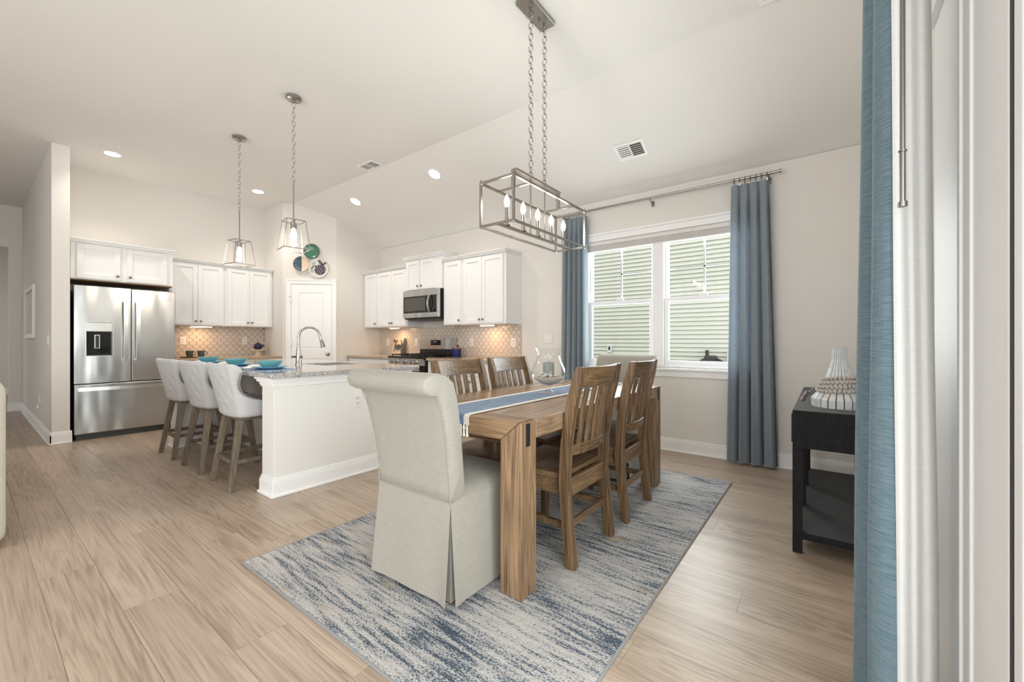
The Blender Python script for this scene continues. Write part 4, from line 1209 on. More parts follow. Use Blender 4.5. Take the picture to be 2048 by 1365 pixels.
def link_mesh(l, w, r):
    b = MB(); pts = []
    n = 5
    for i in range(n): t = pi * i / (n - 1); pts.append((w / 2 * cos(t), 0, l / 2 - w / 2 + w / 2 * sin(t)))
    for i in range(n): t = pi + pi * i / (n - 1); pts.append((w / 2 * cos(t), 0, -l / 2 + w / 2 + w / 2 * sin(t)))
    b.tube(pts, r, 4, closed=True)
    return b.mesh('chain_link', 'nickel', smooth=True)

def chain(root, x, y, z0, z1, me, pitch):
    z = z0; k = 0
    while z < z1 - pitch * 0.3:
        inst('chain_link', me, root, (x, y, z), (0, 0, (0.2 if k % 2 else pi / 2 + 0.2)))
        z += pitch; k += 1

plink = link_mesh(0.050, 0.024, 0.0024)
def pendant(label, x, y):
    r = thing('pendant_lamp', label, 'lamp', (x, y, 1.955))
    MB().lathe([(0, ZC - 0.0005 - 1.955), (0.065, ZC - 0.0005 - 1.955), (0.065, ZC - 0.022 - 1.955), (0.058, ZC - 0.026 - 1.955), (0.012, ZC - 0.030 - 1.955), (0.012, ZC - 0.05 - 1.955), (0, ZC - 0.05 - 1.955)], 28).build('canopy', 'nickel', r, local=True, smooth=True)
    top = 2.215 - 1.955; zt = 2.545 - 1.955
    MB().tube([(0, 0, top), (0, 0, zt)], 0.006, 8).build('stem', 'nickel', r, local=True, smooth=True)
    rg_ = MB().tube([(0.014 * cos(2 * pi * i / 12), 0, zt + 0.014 + 0.014 * sin(2 * pi * i / 12)) for i in range(12)], 0.0025, 5, closed=True); rg_.build('ring', 'nickel', r, local=True, smooth=True)
    chain(r, 0, 0, zt + 0.045, ZC - 0.05 - 1.955, plink, 0.041)
    # tapered open cage
    ht, hb = 0.076, 0.106
    t_, bt = top - 0.004, 0.0
    cg = MB()
    ct_ = [(-ht, -ht, t_), (ht, -ht, t_), (ht, ht, t_), (-ht, ht, t_)]; cb_ = [(-hb, -hb, bt), (hb, -hb, bt), (hb, hb, bt), (-hb, hb, bt)]
    for k in range(4):
        cg.bar(ct_[k], ct_[(k + 1) % 4], 0.007, 0.007); cg.bar(cb_[k], cb_[(k + 1) % 4], 0.007, 0.007); cg.bar(ct_[k], cb_[k], 0.007, 0.007, up=(0.3, 0.9, 0))
    cg.bar((-ht, 0, t_), (ht, 0, t_), 0.010, 0.006)
    cg.build('cage', 'nickel', r, local=True)
    MB().lathe([(0.012, t_ + 0.005), (0.012, t_ - 0.015), (0.026, t_ - 0.02), (0.026, t_ - 0.065), (0.02, t_ - 0.07), (0, t_ - 0.07)], 16).build('socket', 'nickel', r, local=True, smooth=True)
    MB().lathe([(0.027, t_ - 0.022), (0.058, t_ - 0.024), (0.058, 0.035), (0.0565, 0.035), (0.0565, t_ - 0.027), (0.027, t_ - 0.026)], 24).build('glass_cylinder', 'glass', r, local=True, smooth=True)
    MB().lathe([(0, t_ - 0.07), (0.013, t_ - 0.071), (0.018, t_ - 0.095), (0.026, t_ - 0.13), (0.022, t_ - 0.158), (0, t_ - 0.168)], 14).build('bulb', 'bulb', r, local=True, smooth=True)
    point('pendant_glow', (x, y, 2.03), 9, (1.0, 0.87, 0.72), 0.03)
    return r
p1 = pendant('open cage pendant over the nearer half of the island', -3.796, 1.78)
p1.rotation_euler.z = radians(-9.2)
p2 = pendant('open cage pendant over the island half nearest the refrigerator', -5.005, 1.78)
p2.rotation_euler.z = radians(8.4)

# ---- dining chandelier
ch = thing('linear_chandelier', 'brushed nickel open box chandelier with five candle bulbs over the dining table', 'chandelier', (-1.53, 2.305, 1.825))
hx, hy, h_ = 0.122, 0.432, 0.260
rods = MB(); B_ = 0.013
for z in (0.0, h_):
    for sx in (-1, 1): rods.box(sx * hx - B_ / 2, sx * hx + B_ / 2, -hy - B_ / 2, hy + B_ / 2, z - B_ / 2, z + B_ / 2)
    for sy in (-1, 1): rods.box(-hx + B_ / 2, hx - B_ / 2, sy * hy - B_ / 2, sy * hy + B_ / 2, z - B_ / 2, z + B_ / 2)
rods.build('box_frame', 'nickel', ch, local=True)
for sx in (-1, 1):
    for sy in (-1, 1):
        MB().box(sx * hx - B_ / 2, sx * hx + B_ / 2, sy * hy - B_ / 2, sy * hy + B_ / 2, B_ / 2, h_ - B_ / 2).build('corner_post', 'nickel', ch, local=True)
        MB().lathe([(0.0, h_ + 0.022), (0.004, h_ + 0.02), (0.006, h_ + 0.012), (0.009, h_ + B_ / 2), (0, h_ + B_ / 2)], 10, (sx * hx, sy * hy, 0)).build('finial', 'nickel', ch, local=True)
        MB().lathe([(0.0, -0.016), (0.006, -0.012), (0.007, -B_ / 2), (0, -B_ / 2)], 10, (sx * hx, sy * hy, 0)).build('finial', 'nickel', ch, local=True)
hb_ = MB(); ty = 0.265
hb_.box(-0.02, 0.02, -ty, ty, h_ + 0.105, h_ + 0.118)
for sy in (-1, 1): hb_.box(-0.012, 0.012, sy * ty - 0.014, sy * ty + 0.002, h_, h_ + 0.105)
hb_.build('hanger_bar', 'nickel', ch, local=True)
cbar = MB()
for sy in (-1, 1): cbar.box(-hx, hx, sy * ty - 0.007, sy * ty + 0.007, h_ - 0.006, h_ + 0.006)
cbar.box(-0.009, 0.009, -hy, hy, -0.005, 0.009)
for sy in (-0.085, 0.085): cbar.tube([(0, sy, 0.008), (0, sy, h_ + 0.105)], 0.005, 6)
cbar.build('inner_support', 'nickel', ch, local=True)
for i in range(5):
    y = -0.335 + i * 0.1675
    MB().lathe([(0.022, 0.009), (0.022, 0.014), (0.012, 0.016), (0.0115, 0.118), (0, 0.118)], 14, (0, y, 0)).build('candle_sleeve', 'nickel', ch, local=True, smooth=True)
    MB().lathe([(0.008, 0.118), (0.012, 0.128), (0.017, 0.146), (0.015, 0.165), (0.007, 0.185), (0, 0.197)], 14, (0, y, 0)).build('candle_bulb', 'bulb', ch, local=True, smooth=True)
    point('candle_glow', (-1.53, 2.305 + y, 1.99), 3.4, (1.0, 0.90, 0.78), 0.02)
clink = link_mesh(0.046, 0.026, 0.0026)
for sy in (-0.082, 0.082):
    zb = h_ + 0.118
    MB().tube([(0, sy + 0.017 * cos(2 * pi * i / 14), zb + 0.017 + 0.017 * sin(2 * pi * i / 14)) for i in range(14)], 0.003, 5, closed=True).build('ring', 'nickel', ch, local=True, smooth=True)
    chain(ch, 0, sy, zb + 0.05, ZC - 0.03 - 1.825, clink, 0.0375)
zc_ = ZC - 1.825
MB().box(-0.058, 0.058, -0.17, 0.13, zc_ - 0.026, zc_ - 0.0005).build('canopy', 'nickel', ch, local=True, bevel=0.003)
for sy in (-0.082, 0.02, 0.082):
    MB().lathe([(0.008, zc_ - 0.026), (0.008, zc_ - 0.04), (0, zc_ - 0.042)], 10, (0, sy, 0)).build('canopy_screw', 'darknickel', ch, local=True)

# ---- downlights
def downlight(label, x, y, sloped=False):
    z = ZC - (SL * (y - YB) if sloped else 0)
    r = thing('downlight', label, 'light', (x, y, z - 0.004), 0, 'recessed ceiling lights')
    if sloped: r.rotation_euler = (-math.atan(SL), 0, 0)
    MB().lathe([(0.072, 0.003), (0.086, 0.003), (0.085, -0.004), (0.070, -0.003), (0.070, 0.003)], 32).build('trim_ring', 'trim', r, local=True, smooth=True)
    MB().lathe([(0, -0.002), (0.069, -0.002), (0.069, 0.002), (0, 0.002)], 32).build('lens', 'led', r, local=True)
    l = bpy.data.lights.new('downlight_beam', 'SPOT'); l.energy = 38; l.color = (1.0, 0.90, 0.79); l.spot_size = radians(120); l.spot_blend = 0.8; l.shadow_soft_size = 0.06
    o = bpy.data.objects.new('downlight_beam', l); o.location = (x, y, z - 0.02); C.objects.link(o)
downlight('recessed light in front of the refrigerator', -6.62, 1.045)
downlight('recessed light in front of the pantry-side cabinets', -6.59, 2.584)
downlight('recessed light in the slope above the range side', -5.488, 3.458, True)
downlight('recessed light in the slope nearest the chandelier', -3.81, 3.466, True)

# ---- air registers
def register(label, x0, x1, y0, y1, sloped=False):
    cx_, cy_ = (x0 + x1) / 2, (y0 + y1) / 2
    z = ZC - (SL * (cy_ - YB) if sloped else 0)
    r = thing('ceiling_register', label, 'vent', (cx_, cy_, z - 0.009))
    a = math.atan(SL) if sloped else 0
    r.rotation_euler = (-a, 0, 0)
    hw, hl = (x1 - x0) / 2, (y1 - y0) / 2 / cos(a)
    f = MB(); t = 0.028
    f.box(-hw, hw, -hl, -hl + t, 0, 0.008); f.box(-hw, hw, hl - t, hl, 0, 0.008); f.box(-hw, -hw + t, -hl + t, hl - t, 0, 0.008); f.box(hw - t, hw, -hl + t, hl - t, 0, 0.008)
    f.box(-0.006, 0.006, -hl + t, hl - t, 0, 0.008)
    f.build('frame', 'trim', r, local=True, bevel=0.002, seg=1)
    MB().box(-hw + t, hw - t, -hl + t, hl - t, 0.007, 0.0085).build('duct', 'joint', r, local=True)
    for side in (-1, 1):
        g = MB()
        n = 6
        for i in range(n):
            y = -hl + t + (2 * hl - 2 * t) * (i + 0.5) / n
            xa, xb = (-hw + t, -0.006) if side < 0 else (0.006, hw - t)
            dz = 0.014 if side < 0 else -0.006
            g.hexa([(xa, y - 0.009, 0.001), (xb, y - 0.009, 0.001), (xb, y - 0.0075, 0.0005), (xa, y - 0.0075, 0.0005), (xa, y - 0.003 + dz, 0.0068), (xb, y - 0.003 + dz, 0.0068), (xb, y - 0.0015 + dz, 0.0063), (xa, y - 0.0015 + dz, 0.0063)])
        g.build('louvres', 'trim', r, local=True)
register('white ceiling register in the flat ceiling near the pantry', -4.67, -4.36, 2.95, 3.135)
register('white ceiling register in the slope above the dining window', -1.655, -1.365, 3.806, 3.99, True)
register('white ceiling register partly cut off by the top of the picture', -0.345, -0.06, 2.94, 3.122)

# ================================================================== DINING: RUG, TABLE, CHAIRS
RGX0, RGX1, RGY0, RGY1 = -2.385, -0.602, 0.858, 3.72
rug = thing('area_rug', 'blue grey and cream streaked rug under the dining table', 'rug', ((RGX0 + RGX1) / 2, (RGY0 + RGY1) / 2, 0.0))
rw, rl = (RGX1 - RGX0) / 2, (RGY1 - RGY0) / 2
rr_ = random.Random(3)
rp = MB()
nx_, ny_ = 148, 236
hs_ = [[0.0105 + rr_.uniform(-0.0016, 0.0016) for i in range(nx_ + 1)] for j in range(ny_ + 1)]
for i in range(nx_ + 1): hs_[0][i] = 0.009; hs_[ny_][i] = 0.009
for j in range(ny_ + 1): hs_[j][0] = 0.009; hs_[j][nx_] = 0.009
rp.grid(lambda u, v: (-rw + 0.008 + u * (2 * rw - 0.016), -rl + 0.008 + v * (2 * rl - 0.016), hs_[round(v * ny_)][round(u * nx_)]), nx_, ny_)
po = rp.build('pile', 'rug', rug, local=True, smooth=True); po['kind'] = 'stuff'
eb_ = MB()
eb_.box(-rw, rw, -rl, -rl + 0.009, 0.0005, 0.0095); eb_.box(-rw, rw, rl - 0.009, rl, 0.0005, 0.0095)
eb_.box(-rw, -rw + 0.009, -rl + 0.009, rl - 0.009, 0.0005, 0.0095); eb_.box(rw - 0.009, rw, -rl + 0.009, rl - 0.009, 0.0005, 0.0095)
eb_.build('binding', 'rugedge', rug, local=True, bevel=0.002)
RZ = 0.0126

TX0, TX1, TY0, TY1, TZ = -1.955, -1.048, 1.45, 3.335, 0.787
LGW = 0.116; ZR = 0.697
tb = thing('dining_table', 'chunky acacia dining table with mitred block legs', 'table', ((TX0 + TX1) / 2, (TY0 + TY1) / 2, RZ))
for ex, sx in ((TX0, 1), (TX1, -1)):
    for ey, sy in ((TY0, 1), (TY1, -1)):
        # mitred top seen on the short faces
        poly = [(ex, RZ), (ex + sx * LGW, RZ), (ex + sx * LGW, ZR), (ex + sx * 0.012, TZ - 0.004), (ex, TZ)]
        g = MB().prism(poly, lambda x, z: (x, ey, z), lambda x, z: (x, ey + sy * LGW, z))
        lo_ = g.build('leg', 'table', tb, bevel=0.0025, seg=1)
        ins = MB(); xx = ex - sx * 0.0015
        ya, yb = sorted((ey + sy * 0.036, ey + sy * 0.066))
        ins.box(min(xx, ex + sx * 0.01), max(xx, ex + sx * 0.01), ya, yb, 0.675, TZ - 0.012)
        ins.build('black_inset', 'blackmetal', lo_)
for ey, sy in ((TY0, 1), (TY1, -1)):
    poly = [(TX0 + LGW + .001, ZR + .001), (TX1 - LGW - .001, ZR + .001), (TX1 - 0.013, TZ - 0.001), (TX0 + 0.013, TZ - 0.001)]
    MB().prism(poly, lambda x, z: (x, ey + sy * 0.001, z), lambda x, z: (x, ey + sy * LGW, z)).build('end_rail', 'tableX', tb, bevel=0.0025, seg=1)
for ex, sx in ((TX0, 1), (TX1, -1)):
    xa, xb = sorted((ex + sx * 0.002, ex + sx * 0.10))
    MB().box(xa, xb, TY0 + LGW + 0.001, TY1 - LGW - 0.001, ZR + 0.004, TZ - 0.0006).build('side_rail', 'tableY', tb, bevel=0.0025, seg=1)
nb = 6
for i in range(nb):
    a = TX0 + 0.101 + (TX1 - TX0 - 0.202) * i / nb; b = TX0 + 0.101 + (TX1 - TX0 - 0.202) * (i + 1) / nb
    MB().box(a + 0.0006, b - 0.0006, TY0 + LGW + 0.001, TY1 - LGW - 0.001, TZ - 0.035, TZ - 0.0012).build('top_board', 'tableY', tb, bevel=0.001, seg=1)
MB().box(TX0 + 0.14, TX1 - 0.14, TY0 + 0.2, TY0 + 0.225, 0.62, 0.748).build('under_apron', 'tableX', tb)

# ---- table runner with knotted fringe
RC = -1.497; RWd = 0.148
rn = thing('table_runner', 'blue table runner with cream borders and knotted fringe', 'table runner', (RC, 2.4, TZ))
def strip(x0, x1, name, m, dz):
    b = MB()
    path = [(TY0 - 0.006, TZ - 0.046), (TY0 - 0.006, TZ - 0.01), (TY0 + 0.002, TZ + 0.0015), (TY0 + 0.03, TZ + 0.002), (TY1 - 0.03, TZ + 0.002), (TY1 - 0.002, TZ + 0.0015), (TY1 + 0.006, TZ - 0.01), (TY1 + 0.006, TZ - 0.046)]
    for (ya, za), (yb, zb) in zip(path[:-1], path[1:]):
        ny, nz = -(zb - za), (yb - ya); l = sqrt(ny * ny + nz * nz); ny, nz = ny / l, nz / l
        oy, oz = ny * 0.0018, nz * 0.0018
        b.hexa([(x0, ya, za), (x1, ya, za), (x1, yb, zb), (x0, yb, zb), (x0, ya + oy, za + oz), (x1, ya + oy, za + oz), (x1, yb + oy, zb + oz), (x0, yb + oy, zb + oz)])
    b.build(name, m, rn)
strip(RC - RWd + 0.034, RC + RWd - 0.034, 'blue_field', 'bluerun', 0)
strip(RC - RWd, RC - RWd + 0.034, 'cream_border', 'whiterun', 0); strip(RC + RWd - 0.034, RC + RWd, 'cream_border', 'whiterun', 0)
fm = MB()
for i in range(15):
    x = RC - RWd + 0.01 + (2 * RWd - 0.02) * i / 14
    for yy in (TY0 - 0.010, TY1 + 0.010):
        fm.tube([(x, yy, TZ - 0.046), (x + 0.004 * (-1) ** i, yy - 0.001, TZ - 0.060), (x, yy, TZ - 0.066), (x, yy, TZ - 0.072), (x + 0.002, yy, TZ - 0.100)], 0.004, 6, radii=[0.0035, 0.003, 0.006, 0.004, 0.007])
        fm.tube([(x, yy, TZ - 0.046), (x - 0.009 * (-1) ** i, yy, TZ - 0.064)], 0.0025, 5)
fm.build('fringe', 'whiterun', rn)

# ---- hurricane vase with candle, sand and shells
HX, HY, HZ = -1.487, 2.372, TZ + 0.0045
hv_ = MB().lathe([(0, 0), (0.060, 0), (0.062, 0.004), (0.030, 0.012), (0.017, 0.022), (0.015, 0.038), (0.026, 0.050), (0.070, 0.066), (0.108, 0.096), (0.1185, 0.128), (0.110, 0.160), (0.086, 0.210), (0.073, 0.245), (0.076, 0.268), (0.092, 0.300),
                  (0.090, 0.300), (0.074, 0.268), (0.071, 0.245), (0.084, 0.210), (0.1075, 0.160), (0.116, 0.128), (0.1055, 0.097), (0.068, 0.069), (0.024, 0.053), (0, 0.050)], 48, (HX, HY, HZ))
tag(hv_.build('hurricane_vase', 'glass', smooth=True), 'footed clear glass hurricane vase on the table runner', 'vase')
sd_ = MB().lathe([(0, 0.053), (0.023, 0.0555), (0.066, 0.0715), (0.100, 0.098), (0.105, 0.106), (0.06, 0.107), (0, 0.108)], 40, (HX, HY, HZ))
tag(sd_.build('vase_sand', 'sand', smooth=True), 'white sand filling the bottom of the glass vase', 'sand', kind='stuff')
cd = thing('pillar_candle', 'grey pillar candle inside the glass vase', 'candle', (HX, HY, HZ + 0.109))
MB().lathe([(0, 0), (0.037, 0), (0.038, 0.002), (0.038, 0.095), (0.036, 0.097), (0, 0.095)], 28).build('wax', 'candle', cd, local=True, smooth=True)
MB().tube([(0, 0, 0.095), (0.001, 0, 0.107)], 0.0015, 5).build('wick', 'blackmetal', cd, local=True)
for i in range(11):
    t = 2 * pi * i / 11 + 0.3; rr2 = 0.066 + 0.012 * (i % 2)
    sh = MB()
    L_ = 0.016 + 0.006 * ((i * 7) % 3)
    sh.tube([(-L_, 0, 0), (-L_ * 0.4, 0.001, 0.002), (L_ * 0.2, 0, 0.003), (L_, 0, 0.001)], 0.01, 8, radii=[0.002, 0.009, 0.0125, 0.003])
    o = sh.build('sea_shell', 'shell', local=True, smooth=True)
    o.location = (HX + rr2 * cos(t), HY + rr2 * sin(t), HZ + 0.119); o.rotation_euler = (0.3 * sin(i * 3), 0.35 * cos(i * 2), i * 1.7)
    tag(o, 'small sea shell on the sand in the glass vase', 'shell', 'sea shells around the candle')

# ---- slatted wooden chairs; the chair faces local +y, back posts at -y
def bent(b, pts, w, d):
    """post of rectangular section following (y,z) points at given x range"""
    for (x, ya, za), (x2, yb, zb) in zip(pts[:-1], pts[1:]):
        b.hexa([(x - w / 2, ya - d / 2, za), (x + w / 2, ya - d / 2, za), (x + w / 2, ya + d / 2, za), (x - w / 2, ya + d / 2, za),
                (x2 - w / 2, yb - d / 2, zb), (x2 + w / 2, yb - d / 2, zb), (x2 + w / 2, yb + d / 2, zb), (x2 - w / 2, yb + d / 2, zb)])
def back_y(z):
    pts = [(0, -0.226), (0.2, -0.203), (0.42, -0.185), (0.6, -0.195), (0.8, -0.225), (1.0, -0.275)]
    for (a, ya), (b, yb) in zip(pts[:-1], pts[1:]):
        if a <= z <= b: return ya + (yb - ya) * (z - a) / (b - a)
    return pts[-1][1]
def wood_chair(label):
    r = thing('slat_back_chair', label, 'chair', (0, 0, RZ), 0, 'slat-back wooden dining chairs')
    hw = 0.2225
    zs = [0, 0.1, 0.2, 0.31, 0.42, 0.51, 0.6, 0.7, 0.8, 0.9, 0.97, 1.0]
    for sx in (-1, 1):
        b = MB()
        k = len(b.v)
        for z in zs:
            y = back_y(z); d = 0.052 if z < 0.9 else 0.052 - (z - 0.9) * 0.18
            b.v += [(sx * hw - .0215, y - d / 2, z), (sx * hw + .0215, y - d / 2, z), (sx * hw + .0215, y + d / 2, z), (sx * hw - .0215, y + d / 2, z)]
        for i in range(len(zs) - 1):
            for j in range(4):
                b.f.append((i * 4 + j, i * 4 + (j + 1) % 4, i * 4 + 4 + (j + 1) % 4, i * 4 + 4 + j))
        b.f.append((3, 2, 1, 0)); e_ = (len(zs) - 1) * 4; b.f.append((e_, e_ + 1, e_ + 2, e_ + 3))
        b.build('back_post', 'chairwood', r, local=True, bevel=0.004, seg=2)
        g = MB(); g.hexa([(sx * .185 - .019, .175, 0), (sx * .185 + .019, .175, 0), (sx * .185 + .019, .213, 0), (sx * .185 - .019, .213, 0), (sx * .185 - .024, .165, .40), (sx * .185 + .024, .165, .40), (sx * .185 + .024, .213, .40), (sx * .185 - .024, .213, .40)])
        g.build('front_leg', 'chairwood', r, local=True, bevel=0.003, seg=1)
        MB().bar((sx * .205, back_y(.19) + .02, .19), (sx * .185, .18, .19), .022, .034).build('side_stretcher', 'chairwoodX', r, local=True, bevel=0.002, seg=1)
        MB().box(sx * .205 - .012, sx * .205 + .012, back_y(.4) + .02, .19, .345, .425).build('side_apron', 'chairwoodX', r, local=True, bevel=0.002, seg=1)
    # scooped seat
    se = MB()
    def sf(u, v):
        x = (u - .5) * (0.44 + 0.03 * v); y = -0.165 + v * 0.40
        dip = 0.010 * (sin(pi * u) ** 2) * (sin(pi * min(1, v * 1.1)) ** 2)
        return (x, y, 0.455 - dip)
    nu = nv = 10
    top = [[sf(i / nu, j / nv) for i in range(nu + 1)] for j in range(nv + 1)]
    se.grid(sf, nu, nv); se.grid(lambda u, v: (sf(u, v)[0], sf(u, v)[1], 0.426), nu, nv)
    w = nu + 1; n0 = 0; n1 = (nu + 1) * (nv + 1)
    edge = [i for i in range(nu + 1)] + [j * w + nu for j in range(1, nv + 1)] + [nv * w + i for i in range(nu - 1, -1, -1)] + [j * w for j in range(nv - 1, 0, -1)]
    for a, b in zip(edge, edge[1:] + edge[:1]): se.f.append((a, b, n1 + b, n1 + a))
    se.build('seat', 'chairwoodX', r, local=True, bevel=0.005, seg=2, ang=60)
    MB().box(-.185, .185, .178, .2, .345, .425).build('front_apron', 'chairwoodX', r, local=True, bevel=0.002, seg=1)
    MB().box(-.2, .2, back_y(.38) - .012, back_y(.38) + .012, .335, .425).build('rear_apron', 'chairwoodX', r, local=True, bevel=0.003, seg=1)
    MB().box(-.2, .2, back_y(.21) - .011, back_y(.21) + .011, .185, .222).build('rear_stretcher', 'chairwoodX', r, local=True, bevel=0.003, seg=1)
    # curved crest and lower rail
    def rail(name, z0, z1, bow, t=0.024):
        b = MB(); n = 10
        k = len(b.v)
        for i in range(n + 1):
            x = -0.201 + 0.402 * i / n
            bw = -bow * (1 - (x / 0.201) ** 2)
            for z in (z0, z1):
                y = back_y(z) + bw
                b.v += [(x, y - t / 2, z), (x, y + t / 2, z)]
        for i in range(n):
            a = i * 4
            b.f += [(a, a + 4, a + 5, a + 1), (a + 2, a + 3, a + 7, a + 6), (a, a + 2, a + 6, a + 4), (a + 1, a + 5, a + 7, a + 3)]
        b.f += [(0, 1, 3, 2), (n * 4, n * 4 + 2, n * 4 + 3, n * 4 + 1)]
        b.build(name, 'chairwoodX', r, local=True, bevel=0.003, seg=1)
    rail('crest_rail', 0.893, 0.997, 0.030); rail('lower_rail', 0.545, 0.60, 0.030)
    for i in range(5):
        x = -0.132 + 0.066 * i
        bw = -0.031 * (1 - (x / 0.201) ** 2)
        b = MB(); zz = [0.59 + (0.89 - 0.59) * k / 6 for k in range(7)]
        k = 0
        for z in zz:
            y = back_y(z) + bw
            b.v += [(x - .0185, y - .007, z), (x + .0185, y - .007, z), (x + .0185, y + .007, z), (x - .0185, y + .007, z)]
        for i2 in range(6):
            for j in range(4): b.f.append((i2 * 4 + j, i2 * 4 + (j + 1) % 4, i2 * 4 + 4 + (j + 1) % 4, i2 * 4 + 4 + j))
        b.f += [(3, 2, 1, 0), (24, 25, 26, 27)]
        b.build('slat', 'chairwood', r, local=True, bevel=0.002, seg=1)
    return r
c1 = wood_chair('slat-back wooden chair nearest the camera on the right side of the table')
def place(o, x, y, rz, label=None):
    o.location.x = x; o.location.y = y; o.rotation_euler.z = rz
    if label: o['label'] = label
    return o
place(c1, -1.232, 2.045, radians(90))
place(copy_tree(c1), -1.232, 2.71, radians(92), 'slat-back wooden chair on the right side of the table, farther one near the window')
place(copy_tree(c1), -1.76, 2.07, radians(-90), 'slat-back wooden chair on the kitchen side, directly behind the rolled chair back')
place(copy_tree(c1), -1.76, 2.635, radians(-90), 'slat-back wooden chair on the kitchen side next to the glass vase')

# ---- slipcovered host chairs; sitter faces local +y
def slip_chair(label):
    r = thing('slipcovered_chair', label, 'chair', (0, 0, RZ), 0, 'slipcovered linen chairs at the table ends')
    # back with rolled top: side profile (y,z) swept across x
    def prof(u):
        base = [(-.250, .445), (-.252, .50), (-.262, .60), (-.278, .70), (-.300, .80), (-.322, .87), (-.338, .905), (-.372, .908), (-.402, .925), (-.414, .952), (-.404, .980), (-.376, .996), (-.335, .998), (-.290, .985), (-.255, .955), (-.232, .90), (-.212, .82), (-.190, .70), (-.172, .58), (-.160, .50), (-.155, .445)]
        return base
    pr = prof(0); nx2 = 14
    b = MB(); n = len(pr)
    def halfw(z): return 0.243 + max(0, z - .45) * 0.055
    cy_ = sum(p[0] for p in pr) / n; cz_ = sum(p[1] for p in pr) / n
    rings = []
    for i in range(nx2 + 1):
        s = -1 + 2 * i / nx2
        ss = math.copysign(1 - (1 - abs(s)) ** 1.7, s)
        # round the side edges by shrinking the outer rings
        e = 1.0 if abs(s) < 0.93 else 0.0
        rings.append((ss, e))
    rings = [(-1.0, 0.80), (-0.985, 0.93), (-0.95, 1.0)] + [(-0.95 + 1.9 * i / 10, 1.0) for i in range(1, 10)] + [(0.95, 1.0), (0.985, 0.93), (1.0, 0.80)]
    # shrink towards the spine of the profile
    m_ = n // 2
    for s, e in rings:
        for i, (y, z) in enumerate(pr):
            if 6 <= i <= 13: sy_, sz_ = -.356, .953
            else:
                # spine of the slab
                sz_ = z; sy_ = -0.205 - max(0, z - .45) * 0.135
                if z > .87: sy_ = -.28
            yy = sy_ + (y - sy_) * e; zz = sz_ + (z - sz_) * e
            b.v.append((s * halfw(z), yy, zz))
    R = len(rings)
    for k in range(R - 1):
        for i in range(n):
            b.f.append((k * n + i, k * n + (i + 1) % n, (k + 1) * n + (i + 1) % n, (k + 1) * n + i))
    b.f.append(tuple(range(n))); b.f.append(tuple((R - 1) * n + i for i in range(n))[::-1])
    bo = b.build('back', 'slip', r, local=True)
    for p in bo.data.polygons: p.use_smooth = True
    sm_ = MB()
    sm_.tube([(-.262, -.341, .903), (0, -.343, .903), (.262, -.341, .903)], 0.0022, 5)
    for sx in (-1, 1): sm_.tube([(sx * .262, -.341, .903), (sx * .259, -.312, .84), (sx * .254, -.282, .71), (sx * .246, -.2535, .5), (sx * .243, -.252, .447)], 0.0022, 5)
    sm_.tube([(-.243, -.253, .447), (.243, -.253, .447)], 0.0022, 5)
    sm_.build('seam', 'slip', bo, local=True)
    # seat cushion, domed
    def st(u, v):
        x = (u - .5) * 2; y = (v - .5) * 2
        ex = math.copysign(abs(x) ** 0.92, x); ey = math.copysign(abs(y) ** 0.92, y)
        dome = (1 - abs(x) ** 4) * (1 - abs(y) ** 4)
        return (0.252 * ex, 0.022 + 0.274 * ey, 0.452 + 0.045 * dome ** 0.6)
    s_ = MB().grid(st, 18, 18)
    s_.box(-.25, .25, -.245, .292, .40, .4525)
    so = s_.build('seat', 'slip', r, local=True, smooth=True)
    # skirt: four hanging panels with open kick pleats at the corners
    def panel(p0, p1, nrm, gap0, gap1, wav, ph):
        p0 = Vector(p0); p1 = Vector(p1); nrm = Vector(nrm)
        d = (p1 - p0).normalized(); ln = (p1 - p0).length
        def f(u, v, off=0):
            fl_ = (1 - v)
            flare = 0.022 * fl_
            a = (0.004 + gap0 * fl_ ** 1.3) ; c = ln - (0.004 + gap1 * fl_ ** 1.3)
            t = a + (c - a) * u
            ed = max(0, 1 - min(u, 1 - u) / 0.12)
            wv = wav * fl_ * (sin(ph + u * 6.0) * 0.6 + sin(2 * ph + u * 11) * 0.3) + 0.010 * fl_ * ed
            z = 0.022 + 0.428 * v + 0.006 * fl_ * (sin(u * pi) - 1) * -1
            return p0 + d * (t - flare * (1 - 2 * u) * 0.6) + nrm * (flare + wv + off) + Vector((0, 0, z))
        g = MB().grid(lambda u, v: f(u, v), 22, 14)
        g.grid(lambda u, v: f(u, v, -0.004), 22, 14)
        w = 23; n0 = 0; n1 = 23 * 15
        edge = [i for i in range(23)] + [j * w + 22 for j in range(1, 15)] + [14 * w + i for i in range(21, -1, -1)] + [j * w for j in range(13, 0, -1)]
        for a, c in zip(edge, edge[1:] + edge[:1]): g.f.append((a, c, n1 + c, n1 + a))
        g.build('skirt_panel', 'slip', r, local=True, smooth=True)
    X_, YB_, YF_ = 0.246, -0.252, 0.296
    panel((-X_, YB_, 0), (X_, YB_, 0), (0, -1, 0), 0.002, 0.010, 0.010, 0.7)
    panel((X_, YB_, 0), (X_, YF_, 0), (1, 0, 0), 0.010, 0.003, 0.006, 2.1)
    panel((X_, YF_, 0), (-X_, YF_, 0), (0, 1, 0), 0.003, 0.003, 0.006, 0.2)
    panel((-X_, YF_, 0), (-X_, YB_, 0), (-1, 0, 0), 0.003, 0.003, 0.006, 1.1)
